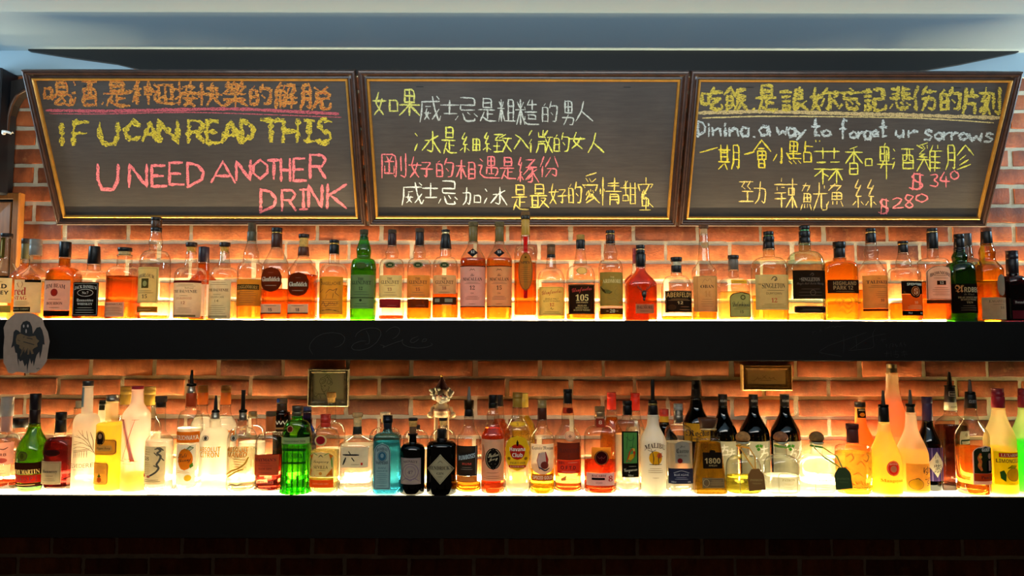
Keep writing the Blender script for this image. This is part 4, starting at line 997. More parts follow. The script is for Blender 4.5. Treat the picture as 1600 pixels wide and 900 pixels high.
B(WB, 'wide flat shouldered Scotch bottle with green cream label and fish mark, red 12', 1200.5, 'U', 'f', 54, [blk(362, 368, 15.5), blk(368, 369.5, 14, 14, '6a8a58', 'ring'), blk(369.5, 378, 17), blk(378, 389, 16, 18)], (17, 402, 18), (423, 'r'), glass_='e8ece0', liq=('e3b83a', 462), n=3, dr=.72,
  labels=[(429, 484, 52, 'c9c286', 'r', 0, [('S', [[(-4, 437), (0, 432), (4, 433), (5, 437), (1, 439), (3, 435)]], 1.5, '4a4a30'), TX(sb('THE'), 444, 5, 2.5, INK, -21), TX(sb('SINGLETON'), 446.5, 36, 8), ('L', 3, 452, 455, 34, 1, '5a5a38'), TX('DUFFTOWN', 458.5, 24, 3.6), TX(sb('12'), 469, 9, 7, 'a83a1c'), ('L', 0, 474, 482, 38, 3, '8a8448')])])
B(WB, 'wide Scotch bottle with large black label and second black strip below', 1256.5, 'U', 'f', 56, [blk(353, 359, 16), blk(359, 361.5, 14, 14, '5a9a68', 'ring'), blk(361.5, 371, 17), blk(371, 380, 16, 18)], (17, 393, 18), (419, 'r'), glass_='dcebdc', liq=('d8d05c', 490), n=3, dr=.72,
  labels=[(422, 467, 51, '1f1813', 'r', 0, [('S', [[(-1, 430), (3, 426), (5, 429), (2, 431)]], 1, '4a3c2c'), TX(sb('THE'), 436, 5, 2.3, '6a5a48', -15), TX(sb('SINGLETON'), 436.5, 29, 6, '8a7a64'), TX(scr('Single Malt Scotch Whisky'), 443.5, 42, 5, '54483a'), ('L', 0, 449, 464, 36, 3, '3c3228'), ('O', 'e', 3, 453, 461, 8, '5a4c3c', .6)]), (478, 489, 49, '1f1813', 'oct', 0, [('O', 'oct', 0, 479, 488, 47, '6a5a48', .5), ('L', 0, 482, 486, 34, 2, '54483a')])])
B(WB, 'golden flat Scotch bottle with embossed swirls, black band and black cap', 1311, 'U', 'f', 51, [blk(378, 388, 19), blk(388, 403, 17, 17, '241814', 'cps')], (18, 408, 21), (419, 'r'), liq=('e8981c', 404), n=3, dr=.7,
  labels=[(437, 458, 49, '2a1d14', 'r', 0, [TX(sn('HIGHLAND'), 442.5, 36, 6, 'a07c48'), TX(sn('PARK 12'), 449.5, 30, 6, 'a07c48', -3), ('L', 0, 454, 457, 36, 1, '7a5c34')]), (460, 496, 40, None, 'r', 0, [('S', [[(-16, 470), (-10, 463), (-4, 470), (-10, 477), (-16, 470)], [(-4, 470), (4, 463), (10, 470), (4, 477), (-4, 470)], [(-12, 480), (-4, 475), (2, 484), (12, 476)], [(-14, 488), (-6, 482), (0, 492), (10, 484), (15, 490)], [(8, 462), (16, 468), (12, 476)]], .8, 'b8700c')])])
B(WB, 'Scotch bottle with orange tan label, brown base line and gold ringed cap', 1360, 'U', 'f', 43, [blk(357, 362.5, 14.5), blk(362.5, 364.5, 15, 15, 'd0aa60', 'ring'), blk(364.5, 380, 15, 16)], (15, 404, 20, 2.3), (426, 's'), liq=('e08a24', 453),
  labels=[(430, 482, 40, 'd9a04c', 'r', 0, [TX(sb('TALISKER'), 440.5, 33, 5.2), TX('THE', 435, 5, 2, '6a4a20'), ('L', 0, 445, 450, 28, 2, '7a5420'), ('L', 5, 454, 466, 20, 4, 'a87430'), TX(sb('10'), 469, 6, 4.4, INK, 5), ('L', 5, 474, 480, 18, 2, 'a87430')]), (482.5, 486, 40, '50240f', 'r')])
B(WB, 'Scotch bottle with black and orange label and round S medallion', 1410.5, 'U', 'f', 48, [blk(377, 381, 15), blk(381, 382.5, 14.5, 14.5, 'b89048', 'ring'), blk(382.5, 395, 14, 15)], (14, 418, 24, 1), (432, 'r'), liq=('e2901e', 474),
  labels=[(439, 459, 40, '17120e', 'r', 5, [TX(sn('SPRINGBANK'), 444, 26, 4, 'd8cfb0')]), (459.3, 485, 40, 'd9621a', 'r', 5, [('E', 0, 455, 19, 21, '17120e'), ('O', 'e', 0, 447.5, 462.5, 13.5, 'd97a2c', .8), ('E', 0, 455, 10, 12, 'b85018'), TX(sb('S'), 455, 6, 9, 'e8b078'), TX(sb('10'), 472.5, 6, 4, 'f0a860'), ('L', 0, 476, 483, 26, 3, 'f0a050')]), (485.3, 493, 40, '17120e', 'r', 5, [TX('70cl', 489, 6, 3, 'c8c0a8', -10), TX('46%', 489, 6, 3, 'c8c0a8', 10)])])
B(WB, 'Scotch bottle with arched pinkish label, black number box and black cap', 1456, 'U', 'f', 44, [blk(357, 362, 15), blk(362, 364, 15.5, 15.5, 'c8a060', 'ring'), blk(364, 389, 16)], (15, 403, 17), (417, 'q'), liq=('dd7a22', 440), n=2.4, dr=.95, punt=.01,
  labels=[(414, 468, 39, 'e9cfa8', 'arch', 0, [('O', 'arch', 0, 415, 467, 37, '5a2f18', .8), TX(sb('BOWMORE'), 426, 31, 5.5, INK, 0, 4), ('L', 0, 429, 436, 22, 2, '8a6444'), ('B', 0, 438.5, 445, 14, '3a1e12'), TX(sb('12'), 441.7, 6, 4, 'e9cfa8'), ('L', 0, 448, 462, 26, 5, 'a07c58')]), (468.3, 474, 39, '4a2a18', 'r')])
B(WB, 'grey clear bottle whose neck shows behind the dark green bottle', 1510, 'U', 'b', 40, [blk(365, 384, 14, 14, '2e2a28', 'cps')], (13, 404, 18), (422, 'r'), glass_='b8bcae', liq=('7a6a30', 440))
B(WB, 'dark green Scotch bottle with black label and gold lettering, black cap', 1498, 'U', 2.39, 43, [blk(366, 373, 15), blk(373, 387, 15), blk(387, 391, 16)], (15, 410, 21, 2.2), (425, 'r'), glass_='5a9a38', liq=('86a030', 424),
  labels=[(443, 489, 42, '1d130d', 'r', 0, [TX(fr('A'), 451, 9, 12, 'b87434', -13), TX(sn('RDBEG'), 452.5, 25, 8, 'a8895c', 5), ('S', [[(-16, 445), (-12, 450), (-8, 446)]], 1.2, 'b87434'), TX(scr('The Ultimate'), 459.5, 16, 3, '6a5438'), TX(sb('ISLAY SINGLE MALT'), 464.5, 30, 2.8, '9a7a4c'), TX(sb('SCOTCH WHISKY'), 468, 24, 2.8, '9a7a4c'), TX(sb('TEN'), 472.5, 10, 3, '9a7a4c'), ('L', 0, 476, 486, 24, 3, '5a4024')])])
B(WB, 'yellow olive Scotch bottle with oval grey seal and plain grey base label', 1540.5, 'U', 2.398, 43, [blk(356, 362, 15, 15, '5a3018', 'cork'), blk(362, 381, 15, 17, '17140f')], (16, 404, 22, 2), (424, 's'), glass_='d9bc60', liq=('c8942a', 440),
  labels=[(428, 462, 16, '8f8a70', 'blob', 8, [('O', 'blob', 0, 429, 461, 14, '6a6650', .5)]), (464.5, 499, 42, 'b0a57c', 'r', 2, [TX(sb('LAGAVULIN'), 470.5, 28, 4, '5a5234'), ('L', 0, 474, 477, 22, 1, '7a7250'), TX(sb('16'), 480.5, 8, 4, '6a6240', 5)])])
B(WB, 'nearly black purple spirit bottle with dull red base label at right edge', 1580.5, 'U', 2.41, 36, [blk(392, 405, 17, 17, '1a1218', 'screw'), blk(405, 428, 17, 17, '160f14', 'cps')], (16, 431, 17), (442, 'r'), glass_='4a2838', liq=('2a0c14', 446),
  labels=[(468, 476, 30, '2a1418', 'r', 4, [TX(sb('Bunnahabhain'), 472, 26, 4, 'a09488')]), (485, 498, 32, '6a2028', 'r', 4)])
# ---------------------------------------------------------------- lower shelf, back row first
GB, VB, RB, LB_, TB, BB = 'gin_bottle', 'vodka_bottle', 'rum_bottle', 'liqueur_bottle', 'tequila_bottle', 'brandy_bottle'
SB = 'spirit_bottle'
B(SB, 'wide black capped bottle behind the left pink gin and green brandy', 34, 'L', 'b', 44, [blk(653, 667, 25, 25, '14100e')], (20, 676, 21), (694, 'r'), liq=('e0a890', 700), labels=[(654, 666, 22, None, 'r', 0, [TX(sn('BITTERS'), 662, 16, 2.6, 'b8902c')])])
B(SB, 'clear bottle with beige cap behind the frosted tree bottle', 124, 'L', 'b', 38, [blk(626, 637, 10, 10, '9a8a74', 'screw')], (13, 650, 15), (682, 's'), liq=('f3ead8', 684), labels=[(682, 690, 26, None, 'r', 0, [TX('VELVET', 686, 24, 6, 'e8dcc0')])])
B(SB, 'pale frosted bottle with small black neck tag behind the yellow pineapple bottle', 163, 'L', 'b', 34, [blk(625, 631, 13, 13, '3a3428'), ], (14, 650, 16), (672, 's'), glass_=frosted('f0e8d4'), labels=[(628, 641, 9, '2a2820', 'r')])
B(SB, 'gold capped clear bottle behind the frosted X bottle, nearer the pineapple bottle', 197, 'L', 'b', 32, [blk(604, 616, 16, 16, 'c8a048', 'screw'), blk(616, 632, 16, 16, 'b0862c', 'cps')], (15, 640, 16), (668, 's'), liq=('f2e6cc', 676))
B(SB, 'gold capped clear bottle behind the frosted X bottle, nearer the dragon bottle', 234.5, 'L', 'b', 36, [blk(604, 616, 17, 17, 'c8a048', 'screw'), blk(616, 633, 16, 16, 'b0862c', 'cps')], (15, 640, 16), (668, 's'), liq=('f2e6cc', 676))
OC = lambda: [blk(602, 613, 15, 15, '8a5a20', 'screw'), blk(613, 632, 15.5, 15.5, 'd8641c', 'cps')]
for ax, lab in ((317.5, 'orange capped vodka bottle directly behind the orange fruit vodka'), (353.5, 'orange capped vodka bottle between the two bottles with yellow and orange lettering')):
    B(VB, lab, ax, 'L', 'b', 34, OC(), (15, 642, 16), (666, 's'), liq=('f4efe6', 652), labels=[(673, 690, 35, 'e07a1c', 'r', 0, [TX(sn('STOLICHNAYA'), 681, 32, 6, 'f4ead0')])])
B(VB, 'silver capped clear bottle behind the orange swirl vodka', 395, 'L', 'b', 40, [blk(643, 651, 13, 13, 'a8946c', 'metal')], (13, 664, 14), (684, 'r'), liq=('f4efe6', 690))
B(LB_, 'brown patterned bottle with white zigzag bands behind the green gin', 441, 'L', 'b', 26, [blk(622, 630, 16, 16, '5a4430', 'screw'), blk(630, 642, 15, 16, '3a281c', 'cps')], (16, 643, 17), (647, 'r'), glass_='5a3a22', liq=('4a2a14', 650),
  labels=[(656, 667, 24, '2e1d14', 'r', 0, [('S', [[(-11+i*2.75, 664 if i % 2 else 657) for i in range(9)]], 1.1, 'e8dcc8')]), (668, 671, 24, 'b8895a', 'r'), (672, 682, 24, '4a2c1c', 'r', 0, [TX(sn('RUSTY'), 677, 20, 5, 'e0c8a8')]), (623, 629, 5, '3050a0', 'r', -4)])
B(GB, 'dark blue bottle showing between the green gin and the red seal gin', 480, 'L', 'b', 29, [blk(635, 642, 13, 13, '26345e', 'screw')], (13, 660, 15), (680, 's'), glass_='3a5a9a', liq=('3a60b0', 690), labels=[(704, 752, 28, 'd8d4d8', 'r')])
B(SB, 'tall clear bottle with wooden cork in front of the framed portrait', 518, 'L', 'b', 44, [blk(613, 621, 14, 14, 'b07a30', 'cork'), blk(621, 629, 12, 11, 'e0a850', 'cork')], (13.5, 660, 16), (678, 'r'), liq=('f4efe2', 700), n=2.6)
B(GB, 'clear wooden cork bottle half hidden by the blue gin', 602, 'L', 'b', 46, [blk(644, 652, 16, 16, 'd8b888', 'cork'), blk(652, 660, 12, 12, 'd8b070', 'cork')], (13, 668, 15), (682, 'r'), liq=('f4efe2', 700), n=3.5)
B(GB, 'clear round shouldered bottle behind the small dark brown gin', 650, 'L', 2.5, 40, [blk(664, 670, 13, 13, '2a2420')], (13, 672, 14), (690, 'r'), liq=('f0e4d0', 700))
B(GB, 'clear bottle with black topped cork behind the black diamond label gin', 692.5, 'L', 2.5, 40, [blk(653, 657, 13, 13, '1c1814'), blk(657, 665, 12, 10, 'e0b464', 'cork')], (13, 671, 15), (688, 'r'), liq=('f0e4d0', 700))
B(RB, 'dark capped rum bottle tucked behind the black circle label rum', 780, 'L', 'b', 34, [blk(617, 634, 12, 13, '241c18')], (13, 654, 16), (672, 's'), liq=('c05a24', 655))
B(RB, 'gold capped rum bottle just behind the yellow label rum', 818, 'L', 'b', 36, [blk(614, 636, 15, 15, 'c8a034', 'screw')], (14, 646, 16), (668, 's'), liq=('e8c040', 650))
RC = lambda y0: [blk(y0, y0+9, 14, 14, 'd8301e', 'screw'), blk(y0+9, y0+27, 14, 14, 'e0301c', 'cps')]
B(RB, 'red capped amber bottle behind the squat bat medallion rum', 955.5, 'L', 'b', 36, RC(613), (14, 648, 17), (684, 's'), liq=('d8781a', 652))
B(RB, 'red capped clear bottle behind the green parrot label bottle', 992.5, 'L', 'b', 35, RC(614), (13, 648, 16), (684, 's'), liq=('f0dcc0', 668))
B(LB_, 'dark bottle with red cap and gold band right of the white coconut rum', 1037.5, 'L', 'b', 40, [blk(639, 650, 14, 14, 'a82c20', 'screw'), blk(650, 660, 14, 14, 'b88a24', 'cps')], (14, 664, 16), (686, 's'), glass_='2a1810', liq=('180c08', 676))
B(LB_, 'tall dark bottle with yellow label behind the silver capped tequila', 1087, 'L', 'b', 41, [blk(594, 608, 12, 13, '100d0c', 'screw'), blk(608, 622, 13, 15, '14100e', 'cps')], (15, 632, 19), (664, 's'), glass_='1c120e', liq=('0c0806', 640),
  labels=[(662, 690, 46, 'd8a02c', 'r', 0, [TX(fr('Rockn'), 677, 36, 10, '17120e', -1), TX(sb('ORIGINAL'), 686, 24, 3, '17120e')])])
for ax, lab, g_, le in ((1129, 'first of three black shochu bottles, nearest the gold tequila', [(-4, 704, 8), (8, 710, 8)], 0), (1177, 'middle one of three black shochu bottles with cream labels', [(-12, 712, 6), (9, 709, 11)], 1), (1225.5, 'black shochu bottle of three, under the right edge of the gilt frame', [(3, 709, 9), (17, 710, 10)], 1)):
    pr = []
    for gx, gy, gs in g_:
        pr.append(('S', [[(gx-gs*.6, gy-gs*.6), (gx+gs*.6, gy-gs*.75)], [(gx-gs*.1, gy-gs*1.1), (gx-gs*.1, gy-gs*.2), (gx-gs*.7, gy+gs*.6)], [(gx-gs*.5, gy), (gx+gs*.6, gy-gs*.15), (gx+gs*.5, gy+gs*.5)], [(gx-gs*.4, gy+gs*.9), (gx+gs*.8, gy+gs*.75)]], 2.2, 'fff8e8'))
    if le: pr += [('P', [(-6, 697), (-1, 694), (0, 698), (-4, 700)], '4a8a2c'), ('P', [(1, 694), (6, 696), (4, 700), (0, 698)], '5a9a34'), ('P', [(-4, 701), (0, 699), (2, 703), (-2, 705)], '4a8a2c')]
    B('shochu_bottle', lab, ax, 'L', 'b', 42 if ax < 1150 else 45, [blk(616, 622, 14, 14, '1c1614', 'screw'), blk(622, 634, 13.5, 13.5, '120e0d', 'cps')], (13, 640, 15), (680, 's'), glass_='1a0f0a', liq=('0a0605', 660),
      labels=[(624, 629, 11, None, 'r', 0, [TX(sn('RIVER'), 626.5, 10, 3.4, 'b8b0a4')]), (690, 752, 44, 'd9d2b4', 'r', 0, pr)])
B(LB_, 'amber liqueur with black cap and orange neck label behind the gold leaf decanter', 1343.5, 'L', 'b', 46, [blk(628, 636, 16, 16, '1a140e', 'screw')], (14, 655, 16), (706, 's'), glass_=frosted('ffd070', .5), liq=('ffae28', 656, 1),
  labels=[(637, 653, 13, '1c140e', 'r', 0, [('E', 0, 648, 8, 6, 'e0801c'), TX(sn('APRICOT'), 641, 10, 2.2, 'd8c8a0')])])
B('sake_bottle', 'very tall frosted sake bottle with silver cap and orange contents in back row', 1393, 'L', 'b', 46, [blk(569, 583, 15, 15, 'b8a078', 'metal')], (16, 600, 18), (680, 's'), glass_=frosted('ffeccc', .36), liq=('ffbc3a', 626, 1),
  labels=[(683, 752, 44, 'ecd894', 'r', 0, [('S', [[(4, 693), (11, 690)], [(8, 690), (7, 697), (4, 702)], [(7, 696), (12, 694)]], 1.1, '3a2010')])])
B(LB_, 'dark brown caramel syrup bottle with pourer and white rounded label', 1483, 'L', 'b', 46, [blk(581, 602, 4.5, 6.5, '2a2420', 'spout'), blk(602, 604, 15, 16, '2a2420', 'ring'), blk(604, 628, 14, 17, '15100e', 'cps'), blk(628, 641, 17, 18, 'e0cfa0', 'cps')], (17, 645, 18), (664, 's'), liq=('34140a', 665),
  labels=[(607, 617, 12, None, 'r', 0, [('O', 'r', 0, 612, 619, 11, 'a8a098', .5), TX(sn('TEISSEIRE'), 615.5, 9, 2, 'a8a098')]), (631, 638, 14, None, 'r', 0, [TX('CARAMEL', 636, 13, 2.6, '5a3a1c')]), (674, 748, 25, 'eee4cc', 'oct', 11, [('E', 0, 680, 6, 6, 'b8a888'), ('F', 'oct', 0, 687, 697, 22, '26402c'), TX(sn('TEISSEIRE'), 692, 19, 4.5, 'e8e4d0'), ('E', -1, 708, 14, 10, 'c8642c'), ('E', 1, 716, 14, 10, 'b8501c'), ('E', -2, 723, 13, 8, 'c8642c'), TX('CARAMEL', 736, 16, 2.6, '8a6a4a')])])

# front row
B(GB, 'pink rhubarb gin bottle with silver cap, cut off by the left edge', 12, 'L', 2.43, 40, [blk(620, 650, 18, 18, 'a89a90', 'screw'), blk(650, 674, 15.5, 16, 'd89a86', 'cps')], (15, 677, 17), (694, 'r'), liq=('d8603a', 752), punt=.016,
  labels=[(692, 726, 38, 'd8907c', 'r', 0, [('S', [[(-6, 704), (2, 701), (10, 703), (14, 700)]], 1.6, '5a241c'), TX(sn('RHUBARB'), 711, 30, 4.5, '6a2c24', -2), ('E', 8, 720, 12, 8, 'c85a48'), ('L', -6, 716, 724, 14, 2, '8a4a3c')]), (727, 745, 26, 'e8c894', 'r', 4, [('L', 0, 734, 742, 18, 2, '9a7a4a')])])
B(BB, 'green teardrop cognac bottle with dark and red labels, tall black capsule', 56, 'L', 2.43, 47, [blk(615, 640, 15.5, 15.5, '1a1418', 'cps'), blk(640, 661, 15, 15.5, '241614')], (15, 662, 16), (708, 's'), glass_='a0c840', liq=('90c034', 668), wb=40,
  labels=[(705, 721, 17, '6a6a24', 'e', -2, [('O', 'e', 0, 706, 720, 15, '3a3c10', .8), ('E', 0, 713, 6, 9, '4a4a18')]), (723, 742, 43, '34160f', 'r', 0, [TX(sb('REMY MARTIN'), 737.5, 39, 7, 'd8a860'), ('L', 0, 741, 742, 34, 1, 'b8884a')]), (742.3, 755, 43, 'b81f16', 'r', 0, [('O', 'r', 0, 744, 753, 32, '5a0c0a', .6), TX(sb('V.S.O.P'), 748.5, 25, 6, '5a0c0a')]), (755.2, 761, 43, '34160f', 'r', 0, [('L', 0, 756, 760, 36, 1, 'b8884a')])])
B(BB, 'dark red cognac decanter with cream label and black cap', 96, 'L', 2.41, 46, [blk(644, 656, 15.5, 15.5, '17120f'), blk(656, 675, 14.5, 16.5, '1c1512', 'cps')], (16, 682, 17), (708, 'r'), liq=('4c0d0a', 684), wb=45, n=2.6, dr=.75, punt=.018,
  labels=[(703, 713, 25, '3a1512', 'e', -2, [('O', 'e', 0, 704, 712, 22, '1c0a08', .6), TX(sb('V.S.O.P'), 708, 12, 3, '1c0a08')]), (721, 757, 34, 'cbb488', 'r', -4, [('O', 'r', 0, 723, 755, 31, '8a6a3a', .6), TX(sb('Hennessy'), 737.5, 24, 6, '2a1c10'), TX('COGNAC', 744, 12, 2.2, '6a5434'), ('L', 0, 747, 753, 18, 2, '8a7450')])])
B(VB, 'tall frosted vodka bottle with a bare tree and palace drawn on it', 138, 'L', 2.405, 37, [blk(595, 603, 15.5, 15.5, '5a5a58', 'metal')], (14.5, 646, 16), (664, 'r'), glass_=frosted('fff8ee', .45),
  labels=[(603, 636, 6, '6f8ca0', 'r', -4, [('S', [[(0, 608), (0, 632)]], 1.2, '3a5468')]), (660, 745, 36, None, 'r', 0, [('S', [[(19, 712), (15, 700), (8, 688), (-4, 680)], [(15, 700), (6, 692), (-8, 690)], [(16, 702), (12, 688), (10, 674)], [(12, 688), (4, 680), (-2, 672)], [(17, 704), (17, 690), (14, 676)], [(8, 688), (2, 684), (-10, 682)], [(12, 690), (6, 682), (4, 672)], [(17, 708), (10, 700), (-2, 698), (-10, 702)], [(6, 692), (-4, 694), (-12, 696)]], .75, '6a6458'), ('S', [[(-8, 706), (-8, 716)], [(-10, 705), (14, 702)], [(-9, 707), (14, 704)]] + [[(-5+i*3.2, 706.5-i*.3), (-5+i*3.2, 715)] for i in range(6)], .9, '6a6458'), TX('BELVEDERE', 728, 36, 6.5, '585450'), TX('VODKA', 734.5, 16, 3, '8a5a78')])])
B(RB, 'bright yellow pineapple rum bottle with portrait medallion and grey stopper', 176, 'L', 2.406, 40, [blk(617, 627, 18, 18, '8a8274', 'metal')], (16.5, 659, 18), (664, 'r'), glass_=frosted('fff8dc', .72), liq=('fff200', 661, 1), n=2.5, dr=.92,
  labels=[(687, 711, 37, 'c89a3c', 'oct', -2, [('O', 'oct', 0, 688, 710, 35, '4a2c14', .8), ('F', 'oct', 0, 696, 705, 26, 'd8ac50'), TX(scr('Stiggins Fancy'), 701, 22, 5, '5a3a18')]), (673, 696, 16, '3a2a18', 'e', -7, [('O', 'e', 0, 674, 695, 13, 'b88a3c', .8), ('E', 0, 682, 6, 8, 'c89868'), ('F', 'arch', 0, 687, 694, 9, '241a14')]), (723, 757.5, 27, 'cda04a', 'oct', -6, [('O', 'oct', 0, 724, 756.5, 25, '7a3c1c', .7), ('L', 0, 727, 740, 18, 6, '9a6a30'), ('E', 0, 750, 7, 9, 'b8541c'), ('P', [(-3, 745), (-1, 742), (0, 739), (1, 742), (3, 745), (0, 746)], '4a5a1c'), ('L', 0, 752, 754, 20, 1, '8a5a30')])])
B(VB, 'frosted pinkish vodka bottle with a large red letter X and red cap', 215.5, 'L', 2.4, 40, [blk(603, 608, 17, 17, 'a82430')], (16, 627, 18), (650, 's'), glass_=frosted('fff0e6', .45), liq=('f0e050', 739, 1),
  labels=[(655, 735, 38, None, 'r', -2, [('P', [(-15, 656), (-9, 656), (10, 721), (4, 721)], 'c06048'), ('S', [[(9, 656.5), (-10, 721)], [(-17, 656.3), (-6, 656.3)], [(5, 656.3), (14, 656.3)], [(-15, 721), (-6, 721)], [(1, 721.3), (14, 721.3)]], .9, 'b86450'), TX('RATED', 718, 9, 2.5, 'b87058'), ('L', 0, 724, 726, 22, 1, 'b89070')])])
B(SB, 'clear long necked bottle with a dragon curling down its cream label, number 58', 252, 'L', 'f', 40, [blk(619, 628, 17, 17, '4a3018', 'cork'), blk(628, 636, 14.5, 14.5, '2a1c10')], (14.5, 670, 16), (690, 's'), liq=('f6f2ea', 688),
  labels=[(698, 757, 38, 'ddcba0', 'r', -3, [TX(sb('58'), 717, 11, 6, '5a4a30', -9), ('L', -9, 701, 712, 14, 3, '9a8050'), ('L', -9, 722, 742, 16, 7, 'b08a40'), ('S', [[(9, 700), (14, 705), (8, 708), (14, 713), (12, 720), (8, 726), (12, 732), (8, 738), (2, 742), (-4, 745)], [(6, 702), (12, 700), (16, 704)], [(5, 708), (9, 712)], [(14, 716), (17, 720)], [(5, 728), (9, 730)]], 2.8, '5a5242'), ('E', -15, 744, 8, 6, 'b84030'), ('E', -4, 745, 6, 4, 'c86a54'), ('L', 0, 749, 754, 28, 2, '6a5434')])])
PO = lambda y0, y1, c_='15120f': [blk(y0, y1, 4, 6, c_, 'spout')]
B(VB, 'orange fruit label vodka with tall black pourer and orange neck band', 300, 'L', 2.415, 37, PO(578, 599)+[blk(599, 603, 14, 15, '17130f', 'ring'), blk(603, 614, 11, 13, 'b8b0a0', 'metal'), blk(614, 635, 15, 15.5, 'b8421a', 'cps')], (15, 640, 16), (665, 'r'), liq=('f6f2ea', 668),
  labels=[(675, 692, 36, 'dd701c', 'r', 0, [TX(sn('STOLICHNAYA'), 684, 35, 7, 'f4e2c0')]), (695, 756, 30, 'f4ecd8', 'r', 0, [('E', 1, 718, 22, 34, 'e8801c'), ('P', [(-6, 706), (0, 701), (8, 698), (4, 705)], '5a8a2c'), ('P', [(2, 703), (8, 697), (13, 700), (8, 705)], '4a7a28'), TX(scr('Stoli'), 712, 15, 7, '2a1c10', -3, 0, 2), TX(scr('Ohranj'), 720, 20, 8, '2a1c10', 0, 0, 3), ('P', [(8, 727), (12, 723), (13, 729), (9, 732)], '5a8a2c'), ('L', -2, 735, 740, 20, 2, 'd8a050'), ('E', 6, 747, 10, 10, 'e0b030')])])
def absolut(ax, lab, w1, c_, pour, extra):
    B(VB, lab, ax, 'L', 2.407 if not extra else 2.402, 44, pour, (15, 668, 17), (690, 'r'), glass_=frosted('fbf6ea', .5) if not extra else 'clear', liq=None if not extra else ('f6eec8', 700),
      labels=[(680, 690, 12, 'c8c4b4', 'e', -6, [('O', 'e', 0, 681, 689, 10, '4a4640', .7), ('E', 0, 685, 5, 6, '4a4640')]), (694, 716, 42, None, 'r', 0, [TX(sn('ABSOLUT'), 702.5, 32, 8, c_), TX(sn(w1), 711, 29, 8, c_)])]+extra)
absolut(337.5, 'frosted white vodka bottle lettered in yellow with short pointed pourer', 'CITRON', 'c08a00', PO(618, 640, '1c1a18')+[blk(640, 644, 10, 13, '1c1a18', 'ring'), blk(644, 655, 11.5, 13, 'b0a894', 'metal')], [])
absolut(380.5, 'clear vodka bottle lettered in orange over a yellow swirl, straight black pourer', 'MANGO', 'c06a00', [blk(609, 640, 6, 6.5, '15120f'), blk(640, 644, 12, 13, '1c1a18', 'ring'), blk(644, 656, 11, 12, '8a8070', 'metal')], [(716, 755, 38, None, 'r', 0, [('S', [[(-16, 742), (-8, 736), (2, 733), (12, 726), (16, 716)], [(-14, 746), (-2, 738), (10, 733)]], 2.4, 'e0a020'), ('S', [[(-6, 717), (12, 719)], [(-4, 721), (14, 723)], [(-4, 725), (12, 727)], [(-2, 729), (14, 731)], [(0, 734), (12, 735)]], .8, 'a8782c'), ('S', [[(-14, 760), (-6, 757), (2, 759), (8, 756)]], 1.4, '3a3020')])])
B(GB, 'sloe gin bottle with orange pink label over dark red glass foot', 423.5, 'L', 2.403, 43, [blk(643, 650, 15.5, 15.5, '5a3c20', 'cork'), blk(650, 674, 14.5, 15, 'c0602c', 'cps')], (14.5, 676, 16), (696, 'r'), liq=('8a2418', 712), n=2.6, punt=.01,
  labels=[(711, 743, 40, 'd9623a', 'r', -2, [TX(sb("HAYMAN'S"), 718.5, 33, 5, '6a1c14'), TX('LONDON', 724, 14, 2, '8a3020'), ('L', 0, 727, 729, 30, 1, 'a84024'), TX('SLOE GIN', 732.5, 20, 2.8, '6a1c14'), ('L', 0, 737, 741, 26, 1, 'a84024')]), (745, 768, 36, None, 'r', -2, [TX(sn('FAMILY GIN'), 747.5, 24, 3, 'a86a58'), TX(sn('DISTILLERS'), 754, 27, 5, 'a86a58'), TX(sb('LONDON'), 762, 20, 4, 'a86a58')])])
t, S_, X, Y = B(GB, 'bright green fluted gin bottle with cream collar and red seal', 465, 'L', 'f', 44, [blk(634, 643, 17, 17, '6a6458', 'metal'), blk(643, 650, 16.5, 17, '7a745c', 'metal')], (16, 656, 18), (686, 'r'), glass_='8be664', liq=('b4f08c', 694), n=2.4,
  labels=[(684, 694, 44, 'b3ad80', 'r', 0, [TX(sn('TANQUERAY TEN'), 690, 34, 3, '4a4a30')]), (665, 676, 11, '7a1c1c', 'e', -6, [('O', 'e', 0, 665.5, 675.5, 9, 'c8b060', .7)]), (700, 728, 40, None, 'r', 0, [('B', 0, 701, 705, 36, '1c4a1c'), ('B', 0, 722, 725, 36, '1c4a1c'), TX(sb('TANQUERAY'), 713, 34, 8, '1c5a20'), ('S', [[(-14, 726), (-14, 765)], [(0, 726), (0, 765)], [(14, 726), (14, 765)], [(-17, 706), (-17, 722)], [(17, 706), (17, 722)]], .8, '2a8a2a')])])
m = MB(); gm = glass('8be664')
for i in range(9):                                    # pointed flutes round the foot
    a = math.pi*(1+i/8) if True else 0
    px_, py_ = X+.0445*math.cos(a), Y+.0445*math.sin(a)
    m.tube([(px_, py_, ZL+.004), (px_, py_, ZL+.03), (px_+.001*math.cos(a), py_+.001*math.sin(a), ZL+.062)], .0062, gm, 8, .0012)
    m.tube([(px_, py_, ZL+.03), (px_, py_, ZL+.158)], .0022, gm, 6)
m.build('fluted_ribs', t)
